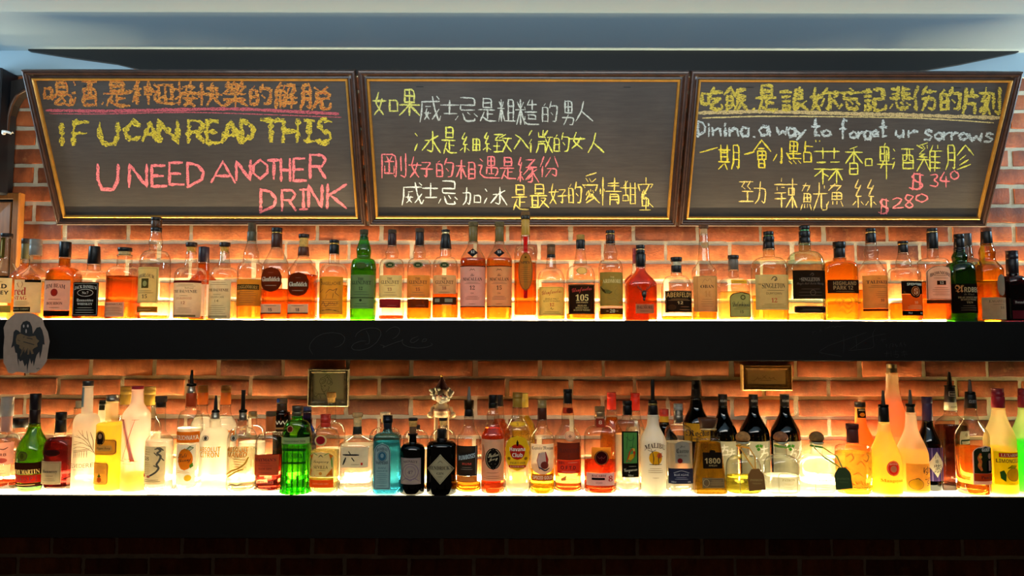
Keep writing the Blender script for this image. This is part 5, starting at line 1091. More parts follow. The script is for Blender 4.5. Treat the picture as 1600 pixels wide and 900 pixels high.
B(GB, 'gin bottle with red screw cap, round red seal and orange bordered cream label', 509, 'L', 'f', 43, [blk(647, 660, 15.5, 15.5, 'b82c1c', 'screw'), blk(660, 667, 15.5, 16, 'c83420', 'cps')], (15, 669, 17), (688, 'r'), liq=('efdc8c', 703),
  labels=[(680, 697, 19, 'cdbf8c', 'e', -3, [('E', 0, 688, 14, 13, 'a81e26')]), (706, 746, 38, 'e0cf96', 'arch', -2, [('P', [(-18, 712), (-12, 709), (-15, 720)], 'd87a1c'), ('P', [(18, 712), (12, 709), (15, 720)], 'd87a1c'), ('P', [(-18, 744), (-8, 744), (-17, 732)], 'd8741c'), ('P', [(18, 744), (8, 744), (17, 732)], 'd8741c'), ('S', [[(-16, 716), (-17, 730)], [(16, 716), (17, 730)], [(-12, 708), (-6, 711)], [(12, 708), (6, 711)]], 2, '5a8a34'), ('S', [[(-3, 714), (0, 711), (3, 714)]], 1.4, '4a4a3a'), TX(scr('Tanqueray'), 722, 24, 6, '3a3424'), TX(sb('SEVILLA'), 730, 22, 5, '3a2c1c'), ('E', 0, 740, 5, 5, 'd0903c'), ('L', 0, 734, 736, 18, 1, '8a7a4a')]), (747, 750, 38, 'c8a02c', 'r', -2), (750, 762, 38, 'd84a14', 'r', -2, [TX('DISTILLED GIN', 756, 24, 2.4, 'f0a060')])], n=2.4)
B(GB, 'clear faceted gin bottle with large black brush character on white label', 559, 'L', 'f', 50, [blk(645, 651, 16, 16, 'c89a60', 'cork'), blk(651, 667, 12.5, 12, 'd8b070', 'cork'), blk(666, 678, 13, 14.5, '2a2a20', 'cps')], (14, 681, 16), (692, 'l'), liq=('f8f2e4', 694), n=3, dr=.92,
  labels=[(699, 731, 42, 'd9d0b4', 'r', 0, [('S', [[(-8, 706), (-6, 709)], [(-17, 711), (7, 711)]], 2.6, '14100e'), ('S', [[(-13, 716), (-17, 726)], [(-3, 716), (0, 720)]], 3, '14100e'), ('L', 2, 724, 728, 16, 1, '6a6250'), ('B', 12, 723, 727, 3, 'b8281c')]), (734, 765, 42, None, 'r', 0, [('S', [[(-18, 738), (-10, 734), (-4, 740), (4, 735), (10, 740), (18, 736)], [(-14, 748), (-8, 742), (-2, 748), (4, 742), (12, 748)], [(-16, 758), (-8, 752), (0, 758), (8, 752), (16, 758)]], .8, 'c8bc94')])])
B(GB, 'square pale blue gin bottle with silver arched label and black cap', 606, 'L', 'f', 41, [blk(649, 660, 15, 15, '1c2028', 'metal'), blk(660, 671, 13.5, 12, '181c24')], (13, 675, 16), (688, 'q'), glass_='8ccbdc', liq=('7fc6de', 690), n=5, dr=.85,
  labels=[(692, 765, 26, 'a9b7b2', 'arch', -5, [('O', 'arch', 0, 694, 763, 23, '24364a', 1), TX(sb('BOMBAY'), 701.5, 17, 5, '1c2838', 0, 2), ('E', 0, 713, 12, 14, '3a6a80'), ('O', 'e', 0, 705, 721, 14, '24364a', .7), ('E', 0, 712, 5, 7, '8aa8b0'), TX(sb('SAPPHIRE'), 723.5, 19, 4.5, '1c2838', 0, -1.5), TX(scr('Distilled'), 731, 12, 3, '34485a'), TX('LONDON DRY GIN', 736, 17, 2.4, '34485a'), ('L', 0, 739, 756, 16, 6, '6a8088'), ('L', 0, 758, 760, 19, 1, '24364a')])])
B(GB, 'small dark brown apothecary gin bottle with pale stamp label and corked neck', 645.5, 'L', 'f', 38, [blk(653, 657, 14, 14, '1c1612'), blk(657, 666, 13.5, 12.5, 'c89448', 'cork'), blk(667, 677, 11, 10, '6a4a30', 'cps'), blk(677, 680, 15, 15, '1a1210', 'ring')], (10, 692, 12), (706, 'r'), glass_='3a1c12', liq=('1c0b08', 700),
  labels=[(716, 757, 31, 'c6ad98', 'r', -1, [TX(sb('MONKEY'), 721, 22, 4, '4a3444', 0, 1.5), ('O', 'e', 0, 725, 750, 24, '7a5a78', .8), ('O', 'e', 0, 729, 746, 16, '8a6a84', .7), TX(sb('47'), 738, 8, 5, '5a3c58'), ('S', [[(-13, 752), (-6, 747), (0, 752), (6, 747), (13, 752)]], .9, '8a6a84'), ('O', 'r', 0, 717, 756, 29, '9a7a8a', .5)])])
B(GB, 'squat black apothecary gin bottle with cream diamond label', 690.5, 'L', 'f', 46, [blk(670, 685, 14.5, 15, '100e0d')], (15, 688, 17), (698, 'r'), glass_='17110f', liq=('0a0706', 705),
  labels=[(710, 757, 42, 'c9b68c', 'd', 0, [('O', 'd', 0, 712, 755, 38, '8a7a54', .6), TX(sb("HENDRICK'S"), 731.5, 37, 6, '2a2018'), ('S', [[(-4, 724), (0, 720), (4, 724)]], .8, '6a5a3c'), TX(sb('GIN'), 740, 11, 3.5, '4a3c28'), ('L', 0, 744, 746, 10, 1, '6a5a3c')])])
B(RB, 'rum bottle with slanted dark label and thin steel pourer', 733, 'L', 'f', 37, PO(604, 625, '6a645c')+[blk(625, 639, 15, 15, '3a2c18', 'ring'), blk(639, 650, 13, 15, '14100e', 'cps')], (14, 662, 16), (688, 's'), liq=('e8901e', 754), punt=.012,
  labels=[(697, 744, 32, '26221e', 'r', -2, [('P', [(-13, 711), (13, 706), (13, 716), (-13, 721)], '3a5a6a'), TX(sn('RUMBOSIS'), 714, 25, 7, 'b8c8c8', 0, 0, 5), TX(sn('RUM'), 725, 14, 3.5, 'b83a2c'), ('L', 0, 729, 735, 18, 2, '7a7064'), ('B', 14, 698, 742, 1.2, '8a8478')]), (744, 754, 32, 'a86a2c', 'r', -2, [('L', 0, 746, 752, 24, 3, 'd89a48')])])
B(RB, 'spiced rum bottle with black circle script label and red neck', 770.5, 'L', 'f', 36, [blk(617, 629, 13, 14, '100e0d'), blk(629, 637, 14, 14, '17130f', 'cps')], (13, 658, 19, 1.5), (684, 's'), liq=('c84a1c', 668),
  labels=[(687, 752, 35, 'e2c998', 'r', 0, [('E', 1, 717, 25, 34, '1a1512'), ('O', 'e', 1, 702, 732, 21, 'd8c090', .5), TX(scr('Sailor'), 711, 16, 6, 'e2c998', 1, 0, 3), TX(scr('Jerry'), 718, 14, 6, 'e2c998', 1, 0, 3), ('L', 1, 723, 727, 8, 1, 'c8b080'), ('L', 0, 737, 741, 22, 1, '8a6a40'), ('L', 0, 743, 749, 26, 2, 'a88858'), ('S', [[(-15, 696), (-13, 710), (-15, 722)]], 2, 'b86a3c')])])
B(RB, 'clear rum bottle with yellow oval label and red disc, gold cap', 808.5, 'L', 'f', 38, [blk(613, 622, 15.5, 15.5, '8a6420', 'screw'), blk(622, 636, 14.5, 15, '9a7428', 'cps')], (14, 645, 16), (676, 's'), liq=('f2ecd4', 690),
  labels=[(659, 667, 25, 'c8a430', 'e', 0, [('O', 'e', 0, 660, 666, 22, '5a4410', .5), TX(sb('3'), 663, 3, 4, '3a2c10')]), (681, 736, 37, 'e3bd22', 'blob', 0, [('E', 0, 706, 23, 25, 'b82418'), TX(sn('Havana'), 702, 24, 6, 'f0e4c8'), TX(sn('Club'), 711, 16, 6.5, 'f0e4c8'), ('P', [(0, 687), (2, 692), (1, 697), (-1, 697), (-2, 692)], '1c1410'), ('E', -13, 717, 5, 5, '8a6a1c'), ('E', 13, 717, 5, 5, '8a6a1c'), TX(sb('ANEJO 3 ANOS'), 723.5, 24, 4, '2a1c10'), ('B', 0, 727, 731, 26, 'b82418'), TX('EL RON DE CUBA', 729, 22, 2, 'f0d8b0')])])
B(RB, 'gold spiced rum bottle with arched white label and brown capped neck', 847, 'L', 'f', 38, [blk(625, 637, 14, 14, '8a7040', 'screw'), blk(637, 655, 14, 14.5, '4a2214', 'cps')], (14, 664, 16), (686, 's'), liq=('e8a81c', 733),
  labels=[(694, 741, 35, 'ecd9bc', 'shield', 0, [TX(fr('Captain Morgan'), 700.5, 33, 6.5, '2a2838', 0, 1), ('P', [(-6, 708), (5, 706), (9, 718), (7, 732), (-5, 734), (-9, 720)], 'a8342c'), ('E', 3, 727, 12, 12, '8a3a2c'), ('S', [[(-6, 730), (4, 736), (10, 732)]], 2, '2a3048')]), (741, 752, 33, 'b86a1c', 'r', 0, [TX(sn('SPICED GOLD'), 746.5, 30, 5.5, 'f4e2b8')])])
B(RB, 'rum bottle with brown and red orange labels and red neck badge, black stopper', 887, 'L', 'f', 41, [blk(608, 614, 13.5, 13.5, '100e0d'), blk(614, 630, 12.5, 14, '17130f', 'cps')], (13, 660, 19, 1.5), (686, 's'), liq=('d8682a', 698), punt=.013,
  labels=[(637, 646, 16, '8a2c1c', 'r', 0, [('E', 2, 641.5, 9, 9, '5a1c14')]), (674, 690, 17, 'd8b890', 'e', 2, [('O', 'e', 0, 675, 689, 15, '8a5a3c', .6), TX(sb('✦'), 682, 6, 6, '8a5a3c')]), (692, 719, 35, '6d3422', 'r', 0, [TX(sb('PLANTATION'), 704, 31, 6.5, '3a1810'), ('S', [[(0, 710), (0, 717)], [(-2, 712), (2, 712)]], .8, '3a1810')]), (719.3, 740, 35, 'd9482a', 'r', 0, [TX(sn('59%'), 723.5, 9, 4, '6a1810', -11), ('L', 6, 721, 725, 18, 1, 'f09a70'), TX(sn('O.F.T.D.'), 731, 25, 6, '4a1410'), ('L', 0, 736, 739, 26, 1, 'f0a080')]), (741, 752, 34, None, 'r', 0, [('P', [(-12, 748), (-4, 743), (-5, 751), (-12, 752)], 'e0a050'), ('L', 2, 746, 751, 20, 1, 'e09a60')])])
B(RB, 'short wide red brown rum bottle with dark bat medallion and number 8', 937, 'L', 'f', 49, [blk(635, 643, 15.5, 15.5, '7a5428', 'cork'), blk(643, 651, 16, 15, 'd0a878', 'ring')], (15, 665, 16), (684, 'r'), liq=('b8401a', 719), n=2.3, punt=.009,
  labels=[(654, 667, 13, '7a2c20', 'r', 0, [TX('8', 660, 5, 6, 'd8b090')]), (699, 717, 30, 'e0902c', 'r', 0), (704, 727, 22, '3c0f10', 'e', 0, [('O', 'e', 0, 705, 726, 19, 'a8622c', .8), ('S', [[(-6, 713), (-3, 717), (0, 714), (3, 717), (6, 713)], [(0, 713), (0, 719)]], 1.4, '6a1c18')]), (739, 759, 43, 'ebe0cc', 'r', -1, [TX(sb('BACARDI'), 743.5, 22, 3.4, '3a2c24', -3), ('B', -4, 746.5, 750, 20, '241c18'), TX('OCHO', 754.5, 10, 2.4, '6a5444', -3), TX(sb('8'), 748, 7, 9, 'b8301e', 15)])])
B(RB, 'clear flat shouldered bottle with tall black label picturing a red parrot', 980, 'L', 'f', 38, [blk(626, 633, 14.5, 14.5, '14110f'), blk(633, 648, 14, 15, '0f0d0c', 'cps')], (14, 654, 16), (668, 'q'), liq=('f6f0e2', 678), n=2.3, punt=.012,
  labels=[(674, 746, 26, '17140f', 'r', 2, [('B', 0, 676, 724, 21, '5f9a48'), ('S', [[(-9, 680), (0, 690), (9, 682)], [(-8, 696), (2, 700), (9, 694)], [(-4, 678), (-6, 702)], [(5, 678), (3, 704)], [(-9, 712), (-4, 706)]], .9, '2c5a28'), ('P', [(2, 701), (6, 702), (8, 707), (6, 714), (0, 721), (-7, 722), (-4, 714), (-2, 706)], 'd8401c'), ('P', [(-1, 710), (5, 709), (5, 715), (0, 719), (-4, 718)], 'e8b020'), ('P', [(3, 700), (7, 701), (7, 705), (4, 705)], 'e8c040'), TX(scr('Vacqueros'), 735, 21, 8, 'd8cfb0', 0, 0, 2), ('L', 3, 728, 729.5, 14, 1, 'd8cfb0'), TX('700ml', 743, 8, 3, 'd8cfb0')])])
OPAL = principled('white_opal', rgb('f0ead8'), .3, spec=.5)
def opal():
    mt, nt, out, N, L = newmat('white_opal_glass')
    a = N('BsdfTranslucent'); a.inputs[0].default_value = (*rgb('f6efdc'), 1)
    b = N('BsdfPrincipled'); setin(b, Base_Color=rgb('f2ead6'), Roughness=.25)
    s = N('MixShader'); s.inputs[0].default_value = .5; L(a.outputs[0], s.inputs[1]); L(b.outputs[0], s.inputs[2]); L(s.outputs[0], out.inputs[0]); return mt
B(RB, 'white coconut rum bottle with palm tree sunset print and tall black pourer', 1019.5, 'L', 'f', 40, [blk(593, 625, 6, 6, '14110f'), blk(625, 630, 13, 14, '2a241c', 'ring'), blk(630, 633, 14, 14, 'a89050', 'ring'), blk(633, 648, 14, 16, '14110f', 'cps')], (15.5, 660, 18), (692, 's'), glass_=opal(), wb=38,
  labels=[(690, 752, 38, None, 'r', 0, [TX(sb('MALIBU'), 696, 32, 8, '4a2c18', 0, 5), ('E', 0, 716, 20, 22, 'e8a81c'), ('E', 6, 712, 8, 9, 'e0602c'), ('S', [[(-4, 726), (-3, 716), (-5, 706)], [(5, 726), (4, 718), (6, 711)], [(-5, 706), (-11, 704)], [(-5, 706), (-9, 711)], [(-5, 706), (0, 703)], [(-5, 706), (1, 709)], [(-5, 706), (-7, 702)], [(6, 711), (1, 713)], [(6, 711), (11, 714)], [(6, 711), (10, 708)], [(-9, 726), (9, 726)]], 1.3, '3a2414'), ('L', 0, 731, 740, 22, 3, 'a08a68'), ('L', 0, 746, 748, 12, 1, 'a08a68')])])
B(TB, 'clear tequila bottle with arched grey label, dark blue base label and silver cap', 1059.5, 'L', 2.395, 40, [blk(631, 641, 14.5, 14.5, '8a8478', 'screw'), blk(641, 660, 14.5, 14.5, '7a7264', 'metal')], (14, 664, 16), (678, 'r'), liq=('f6f2e6', 690), n=3.5, dr=.85, punt=.012,
  labels=[(689, 724, 23, '97968c', 'arch', 2, [TX(scr('Jose'), 698, 8, 4, '2a2824'), TX(fr('Cuervo'), 704.5, 19, 7, '1c1a18'), TX('ESPECIAL', 712, 14, 2.4, '3a3834'), ('E', -4, 720, 8, 8, '8a2420')]), (732, 756, 38, '272a44', 'r', 0, [('S', [[(-12, 739), (0, 735), (12, 739)]], .7, 'b0b0bc'), TX('BLUE AGAVE', 742, 22, 3.2, 'b8b8c4'), ('L', 0, 745, 750, 20, 2, '8a8aa0'), TX('700ml', 753, 7, 2.4, 'b0b0bc', -12), TX('38%', 753, 5, 2.4, 'b0b0bc', 12)])])
B(TB, 'golden trapezoid tequila decanter with black label numbered 1800', 1106, 'L', 'f', 34, [blk(653, 668, 30, 24, '4a2c1c'), blk(668, 671, 24, 26, 'c8a878', 'ring')], (20, 682, 19), (689, 'q'), wb=52, liq=('dba028', 691), n=5, dr=.8,
  labels=[(707, 732, 30, '241c14', 'r', 2, [TX(sn('1800'), 720, 24, 8.5, 'b89a60'), TX(sb('ANEJO'), 727.5, 13, 3, 'a88a54')]), (703, 712, 9, '241c14', 'arch', 2), (747, 762.5, 34, '6a6048', 'r', 2, [('O', 'e', -11, 749, 760, 9, 'b8a878', .6), ('L', 5, 750, 759, 20, 3, 'a89868'), ('O', 'r', 0, 748, 761.5, 32, 'a89868', .4)])])
def patron(ax, lab, corkc, lq, rib, tagc, dxt, yt, glass__):
    t, S_, X, Y = B(TB, lab, ax, 'L', 'f', 52, [blk(674, 690, 22, 22, corkc, 'ball'), blk(690, 694, 22, 20, 'e0dcc0', 'ring')], (17, 711, 18), (733, 'r'), glass_=glass__, liq=lq, n=2.5, dr=.85, punt=.009,
      labels=[(739, 771, 32, None, 'r', 3, [('O', 'oct', 0, 740, 770, 30, '8a8460', .7), TX(sb('PATRÓN'), 750, 20, 4.4, '6a6444'), TX('TEQUILA', 757, 14, 2.4, '8a8460'), ('L', 0, 761, 766, 16, 2, 'a09a70')])])
    k = pm(Y); zz = lambda y: at(ax, y, Y).z
    m = MB(); mt = principled('ribbon_'+rib, rgb(rib), .6)
    zr = zz(698); R_ = .0185
    ring = [(X+R_*math.cos(a), Y+R_*math.sin(a), zr-.004*math.sin(a+1)) for a in [2*math.pi*i/20 for i in range(21)]]
    m.tube(ring, .003, mt, 8)
    if tagc:
        yfr = Y-.052
        px_, pz_ = X+dxt*k, zz(yt)
        m.tube([(X-.014, Y-.014, zr), (X+dxt*k*.2-.006, Y-.04, (zr*.5+pz_*.5)+.004), (px_-.002, yfr+.002, pz_+.002)], .0022, mt, 6)
        m.tube([(X+.014, Y-.014, zr), (X+dxt*k*.6+.012, Y-.042, (zr*.5+pz_*.5)+.006), (px_+.002, yfr+.002, pz_+.002)], .0022, mt, 6)
    m.build('neck_ribbon', t)
    if tagc:
        m = MB(); P = []
        for j in range(9):
            v = j/8; e = extents('tag', v)[1]; P.append((e, v))
        out_ = [(p[0], p[1]) for p in P]+[(-p[0], p[1]) for p in P[::-1]]
        tw, th = 12.5*k, 32*k; vs = []
        for yy in (yfr, yfr+.0012):
            for a, v in out_:
                x_, z_ = a*tw, (v-1)*th+.004; an = .09
                vs.append((px_+x_*math.cos(an)-z_*math.sin(an)*1, yy, pz_+x_*math.sin(an)+z_*math.cos(an)))
        n_ = len(out_)
        m.add(vs, [tuple(range(n_)), tuple(range(n_, 2*n_))[::-1]]+[(i, (i+1) % n_, n_+(i+1) % n_, n_+i) for i in range(n_)], principled('tag_'+tagc, rgb(tagc), .5)); tg = m.build('hang_tag', t)
        m = MB(); v, f = textmesh(sb('PATRÓN')); tk = ink('c8a860' if tagc == '8a5a26' else '6a7a4a')
        m.add([(px_+p[0]*tw*1.5+.003, yfr-.0006, pz_-th*.45+p[1]*.008) for p in v], f, tk)
        v, f = textmesh('TEQUILA'); m.add([(px_+p[0]*tw*1.1+.004, yfr-.0006, pz_-th*.62+p[1]*.005) for p in v], f, tk); m.build('tag_lettering', tg)
patron(1160.4, 'squat round tequila bottle with ball cork, orange ribbon and brown tag', '9a6a34', ('f0d84a', 744), 'd8962c', '8a5a26', 10, 730, 'clear')
patron(1219.5, 'clear squat tequila bottle with green ribbon knot, between two tagged ones', '8a5430', ('faf6e4', 742), '5a8a24', None, 0, 0, 'clear')
patron(1275.5, 'glowing white squat tequila bottle with green ribbon and dark green tag', '7a5424', ('fcf8ea', 712), '4a8a24', '34461e', 27, 728, frosted('fdf9ee', .5))
B(LB_, 'flat shouldered clear decanter with gold leaf flakes and maroon stopper', 1331.5, 'L', 'f', 52, [blk(662, 670, 19, 19, '4a1a18'), blk(670, 691, 17, 18, '5a2620', 'cps')], (17, 694, 19), (703, 'q'), liq=('f2d850', 706), n=2.4,
  labels=[(706, 765, 50, None, 'r', 0, [('S', [[(-18, 714), (-12, 708), (-8, 716), (-14, 722)], [(4, 712), (10, 708), (16, 714), (12, 722), (6, 718)], [(-4, 726), (2, 720), (8, 728)], [(-20, 730), (-14, 734)], [(14, 730), (20, 736), (16, 742)], [(-10, 742), (-2, 738), (4, 744)]], 1.6, 'c8a038'), ('S', [[(-20+i*4.4, 752+(i*7 % 5)), (-18+i*4.4, 755+(i*3 % 4))] for i in range(10)], 1.8, 'a87c1c'), ('S', [[(-14+i*4.1, 760+(i*5 % 4)), (-12+i*4.1, 762)] for i in range(8)], 1.5, '9a6a18')])])
BELL = 's'
B(LB_, 'bell shaped mango liqueur bottle glowing yellow with round red seal and pourer', 1379.5, 'L', 2.39, 47, PO(610, 632, '3a342c')+[blk(632, 636, 15, 15, '17130f', 'ring'), blk(636, 659, 14.5, 16, '17130f', 'cps')], (15, 664, 17), (724, 's'), glass_=frosted('fff4b8', .5), liq=('ffec40', 675, 1), wb=47,
  labels=[(720, 744, 20, 'c8321c', 'e', 1, [('O', 'e', 0, 721.5, 742.5, 17, 'f0b070', .7), ('E', 0, 733, 10, 11, 'e8a060'), TX(sn('MANGO'), 725, 11, 2.6, 'f4d090', 0, 1)]), (746, 758, 40, None, 'r', 0, [TX(sb('Mangoyan'), 752, 34, 6, '8a6a1c')])])
B('sake_bottle', 'frosted bell shaped citrus wine bottle with tan label and dark kana, steel pourer', 1421.6, 'L', 2.408, 46, PO(609, 631, '4a443a')+[blk(631, 635, 14, 14, '1c1814', 'ring'), blk(635, 645, 11, 12, '5a5040', 'ring')], (14, 662, 17), (714, 's'), glass_=frosted('fff2d8', .5), liq=('ffec78', 704, 1), wb=46,
  labels=[(725, 768, 40, 'd9ae4a', 'r', 2, [TX('ゆ', 736, 15, 13, '3a2c14', 10), TX('ず', 753, 14, 14, '3a2c14', 12), ('E', -8, 757, 20, 16, 'e0b020'), ('O', 'e', -8, 749, 765, 20, '8a641c', .9), ('S', [[(-12, 750), (-6, 747), (-2, 750)]], 1.2, '6a5a1c')])])
B('wine_bottle', 'slim purple capped grape wine bottle with striped label and white diamond', 1447.8, 'L', 'm', 37, [blk(620, 630, 15, 15, '2e2038', 'cps'), blk(630, 657, 14, 15, '3a2c4a', 'cps')], (14, 662, 16), (694, 's'), glass_='3a1c1c', liq=('2a0a10', 700),
  labels=[(700, 752, 35, '4c3a70', 'r', 0, [('B', -12, 700, 752, 2, '8a7ab0'), ('B', -5, 700, 752, 1.5, '8a7ab0'), ('B', 4, 700, 752, 2, '6a4a80'), ('B', 10, 700, 752, 1.5, '9a6a4a'), ('B', 15, 700, 752, 2, '8a7ab0'), ('F', 'd', 2, 706, 746, 27, 'd8cfb0'), TX('巨', 714, 5, 6, '1c1820', 2), TX('峰', 721, 5, 6, '1c1820', 2), TX('紫', 732, 13, 13, '1c1820', 3)])])
B(LB_, 'clear punch syrup bottle with arched dark label, orange liquid and pourer', 1515, 'L', 'f', 47, PO(593, 613, '4a4038')+[blk(612, 616, 14, 15, '1c1814', 'ring'), blk(616, 637, 15, 18, '14110f', 'cps')], (16, 650, 19), (682, 's'), liq=('d8721e', 698),
  labels=[(621, 633, 14, None, 'r', 0, [TX(sn('GUIOT'), 628, 12, 6, 'a8a098')]), (696, 757.5, 38, 'e8dcc4', 'arch', 6), (698, 740, 35, '26301c', 'arch', 6, [TX(sn('GUIOT'), 703, 15, 5, 'e8dcc4', 1), ('S', [[(-9, 710), (-11, 716), (-9, 722), (-11, 728), (-8, 734)]], 5, 'd8641c'), ('E', -9, 714, 5, 5, 'e8b040'), ('E', -10, 726, 5, 6, 'e88a2c'), ('F', 'arch', 7, 718, 738, 13, '14120f'), ('E', 7, 713, 7, 9, 'c89878'), ('F', 'r', 7, 720, 736, 5, 'b88a80')]), (740.2, 752, 36, 'b84a1c', 'r', 6, [TX(sb('Punch'), 746, 18, 5, '3a1408')])])
B(LB_, 'frosted lemon liqueur bottle, bright yellow, with dark red cap', 1558.5, 'L', 2.397, 44, [blk(607, 619, 17, 17, '7a1824', 'screw'), blk(619, 637, 18, 18.5, '8a1c28', 'cps')], (17, 642, 19), (690, 's'), glass_=frosted('fbecc0', .55), liq=('fff400', 698, 1), wb=45,
  labels=[(706, 758, 42, 'eedf10', 'r', 2, [('B', 0, 708, 715, 32, 'b8281c'), TX(sb('LUXARDO'), 711.5, 28, 4.5, 'f0e0a0'), TX(sn('LIMONCELLO'), 720.5, 38, 6, '3a3410'), ('E', 3, 742, 20, 20, 'e0b010'), ('P', [(-6, 732), (0, 727), (10, 728), (4, 733)], '2c4a18'), ('P', [(-16, 738), (-11, 735), (-8, 742), (-9, 753), (-15, 748)], '2c5a20'), ('O', 'e', 3, 732, 752, 20, '8a7410', .8), ('L', 0, 755, 757, 12, 1, '6a5c10')])])
B(LB_, 'frosted bright green liqueur bottle with red cap at the right edge', 1600, 'L', 2.41, 44, [blk(607, 619, 17, 17, '7a1824', 'screw'), blk(619, 637, 18, 18.5, '8a1c28', 'cps')], (17, 642, 19), (690, 's'), glass_=frosted('dcecb4', .55), liq=('40ff38', 688, 1), wb=45,
  labels=[(712, 758, 28, 'b8d83c', 'r', 2, [('S', [[(-10, 740), (-4, 726), (4, 738)], [(-8, 752), (0, 744)]], 1.4, '3a5a1c')])])

# ---------------------------------------------------------------- wooden figure, ghost drawing, small extras
Yd = 2.605
dx_ = 690
def dp(u, v): return at(u, v, Yd)
base = Vector((dp(dx_, 640).x, Yd, ZL))
t = thing('wooden_figure', base, 'wooden toy figure with pointed dark red hat and white curly hair behind the black gin', 'figure')
WD = principled('pale_wood', rgb('b08a5c'), .5, noise_amt=.15, nscale=30, stretch=(1, 1, .3)); HAIR = principled('white_wool', rgb('cfc4ae'), .9, bump=.8, bscale=160); HAT = principled('red_felt', rgb('4a1812'), .8)
kk = pm(Yd)
def dl(prof, mt, name, cx=dx_):
    m = MB(); c_ = (dp(cx, 640).x, Yd); m.lathe([(dp(cx, y).z, w_/2*kk, w_/2*kk*.85) for y, w_ in prof], c_, mt, 28); return m.build(name, t)
Yr = Yd
for s in (-8.5, 8.5):
    m = MB(); p = dp(dx_+s, 650); m.tube([(p.x, Yd, ZL+.012), (p.x, Yd, p.z)], 4.2*kk/1.3, WD, 14); m.build('leg', t)
    m = MB(); q = Vector((p.x, Yd-.012, ZL)); m.ball((q.x, q.y, ZL+.0105), .014, .024, .010, principled('brown_shoe', rgb('4a2414'), .4), 16, 8); m.build('shoe', t)
dl([(652, 14), (651, 22), (646, 24), (641, 23.5), (641, 24.5), (638.5, 24.5), (638.5, 23), (634, 21), (630, 16), (628, 8)], WD, 'body')
m = MB(); c_ = (dp(dx_, 640).x, Yd); m.lathe([(dp(dx_, 641.8).z, 12.6*kk, 12.6*kk*.85), (dp(dx_, 638.2).z, 12.6*kk, 12.6*kk*.85)], c_, principled('dark_belt', rgb('6a4024'), .5), 28); m.build('belt', t)
for s in (-1, 1):
    m = MB(); m.tube([dp(dx_+s*10, 633), dp(dx_+s*14.5, 637), dp(dx_+s*16.5, 645)], 2.6*kk, WD, 12); m.build('arm', t)
    m = MB(); m.ball(dp(dx_+s*17.5, 648), 4.8*kk, 4.8*kk, 4.8*kk, WD); m.build('hand', t)
HF = principled('painted_face', rgb('c4a684'), .6)
hd = dp(dx_, 617)
m = MB(); m.ball(hd, 12*kk, 11*kk, 13*kk, HF); h_ = m.build('head', t)
m = MB(); ey = capmat('1a1210')
for s in (-1, 1): m.ball((hd.x+s*3.6*kk, hd.y-10.5*kk, hd.z+1.5*kk), 1.1*kk, 1*kk, 1.6*kk, ey, 10, 6)
m.ball((hd.x, hd.y-11.5*kk, hd.z-1*kk), 1.8*kk, 2*kk, 1.6*kk, capmat('a03024'), 12, 8)
for s in (-1, 1): m.ball((hd.x+s*6*kk, hd.y-9.8*kk, hd.z-.5*kk), 1.6*kk, .8*kk, 1.2*kk, capmat('b03a2c'), 10, 6)
m.build('face_features', h_)
m = MB()
for i in range(54):                                   # woolly curls round the head and the beard
    a = rnd(0, 2*math.pi); u_ = rnd(-.9, .75)
    rr = math.sqrt(1-u_*u_)
    if math.sin(a) < -.35 and -.15 < u_ < .55: continue
    m.ball((hd.x+13*kk*rr*math.cos(a)*(1.12 if u_ > -.2 else .92), hd.y+11*kk*rr*math.sin(a), hd.z+13*kk*u_), rnd(2.4, 4)*kk, rnd(2.4, 4)*kk, rnd(2, 3.4)*kk, HAIR, 10, 6)
for s in (-1, 1):
    for i in range(6): m.ball((hd.x+s*(12+i*.9)*kk, hd.y-rnd(0, 4)*kk, hd.z+rnd(1, 8)*kk), rnd(2.2, 3.4)*kk, 2.4*kk, rnd(1.8, 3)*kk, HAIR, 10, 6)
m.build('hair', t)
dl([(608, 21), (607, 21.5), (600, 13), (592, 5), (588.5, 1.5)], HAT, 'hat')
m = MB(); m.ball(dp(dx_, 587.5), 2*kk, 2*kk, 1.8*kk, principled('gold_bead', rgb('c8a040'), .35, metal=.6), 12, 8); m.build('hat_bead', t)

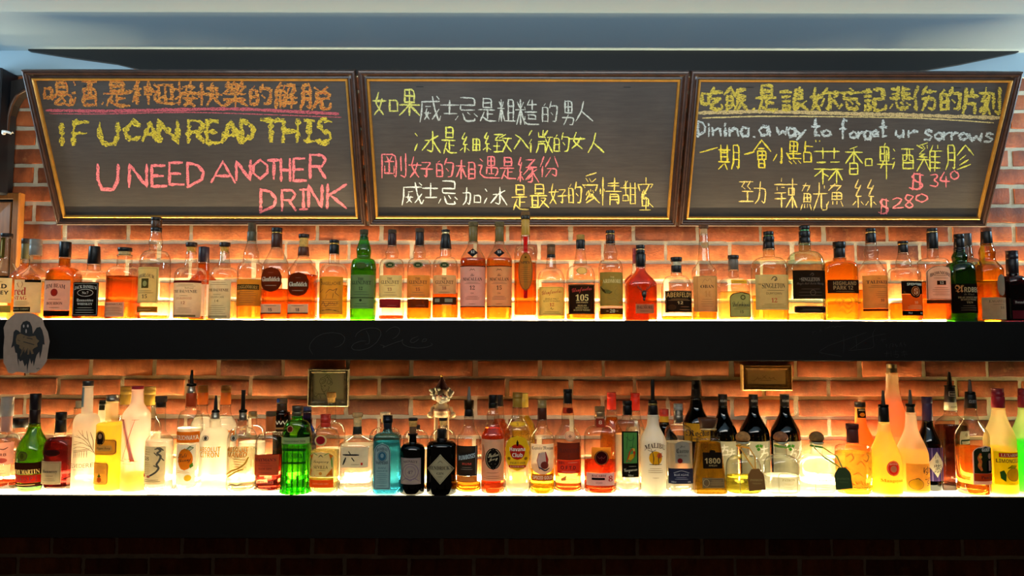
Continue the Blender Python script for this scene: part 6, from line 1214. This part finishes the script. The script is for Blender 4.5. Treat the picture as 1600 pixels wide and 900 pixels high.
# paper ghost drawing hung over the upper fascia
Yg = FASC-.0035
GP = lambda a, b: (a/7.5, 480+b/7.5)
outl = [(180, 70), (330, 66), (395, 75), (500, 130), (520, 215), (560, 290), (582, 400), (560, 540), (548, 630), (490, 715), (420, 770), (350, 768), (320, 778), (255, 765), (200, 755), (150, 780), (95, 770), (75, 715), (40, 650), (40, 480), (52, 350), (42, 240), (75, 165), (120, 120)]
t = thing('ghost_drawing', at(42, 583, Yg), 'cut out paper with a black ghost drawing stuck on the left end of upper shelf', 'drawing')
PAP = paper('ae9482', .12)
def gpt(q, off=0.):
    u, v = GP(*q); bend = .004*math.sin((v-490)/93*math.pi)**2*.3
    return at(u, v, Yg-off-bend)
m = MB()
n_ = len(outl); m.add([gpt(p) for p in outl]+[gpt(p, -.0006) for p in outl], [tuple(range(n_)), tuple(range(n_, 2*n_))[::-1]]+[(i, (i+1) % n_, n_+(i+1) % n_, n_+i) for i in range(n_)], PAP); ps = m.build('paper_sheet', t)
gi = principled('black_wash', (.010, .008, .007), .8)
m = MB()
def poly(pts, mt, off): m.add([gpt(p, off) for p in pts], [tuple(range(len(pts)))], mt)
poly([(240, 300), (245, 215), (270, 172), (315, 158), (350, 175), (375, 230), (385, 310), (430, 240), (470, 230), (495, 270), (515, 350), (522, 440), (500, 430), (490, 510), (465, 610), (460, 520), (430, 560), (415, 610), (395, 695), (385, 620), (370, 670), (350, 600), (330, 680), (320, 775), (312, 660), (290, 695), (265, 620), (235, 635), (215, 600), (222, 705), (205, 620), (200, 540), (180, 530), (165, 450), (130, 478), (148, 400), (160, 290), (185, 262), (215, 275)], gi, .0009)
tanm = paper('7a6248', .1)
poly([(185, 380), (200, 325), (240, 308), (290, 330), (340, 345), (415, 335), (430, 370), (460, 395), (435, 425), (440, 460), (400, 480), (380, 500), (395, 545), (370, 550), (350, 490), (340, 555), (320, 555), (315, 490), (290, 540), (285, 490), (235, 585), (255, 500), (225, 475), (230, 445), (190, 430)], tanm, .0015)
wh = paper('b3a298', .1)
for cx, cy_, rx, ry in ((278, 222, 9, 18), (326, 220, 10, 18), (306, 280, 8, 24)):
    poly([(cx+rx*math.cos(a), cy_+ry*math.sin(a)) for a in [2*math.pi*i/16 for i in range(16)]], wh, .0012)
def pl(pts, w_):
    v, f = ribbon(pts, w_, 0, True); m.add([gpt(p, .0019) for p in v], f, gi)
pl([(275, 355), (285, 345)], 8); pl([(315, 360), (350, 365), (380, 375)], 9); pl([(275, 405), (330, 420), (400, 440)], 9); pl([(205, 385), (235, 395)], 6); pl([(280, 470), (250, 540)], 6); pl([(325, 480), (322, 540)], 6); pl([(425, 715), (435, 725), (450, 710), (465, 725)], 6)
m.build('ghost_figure', ps)
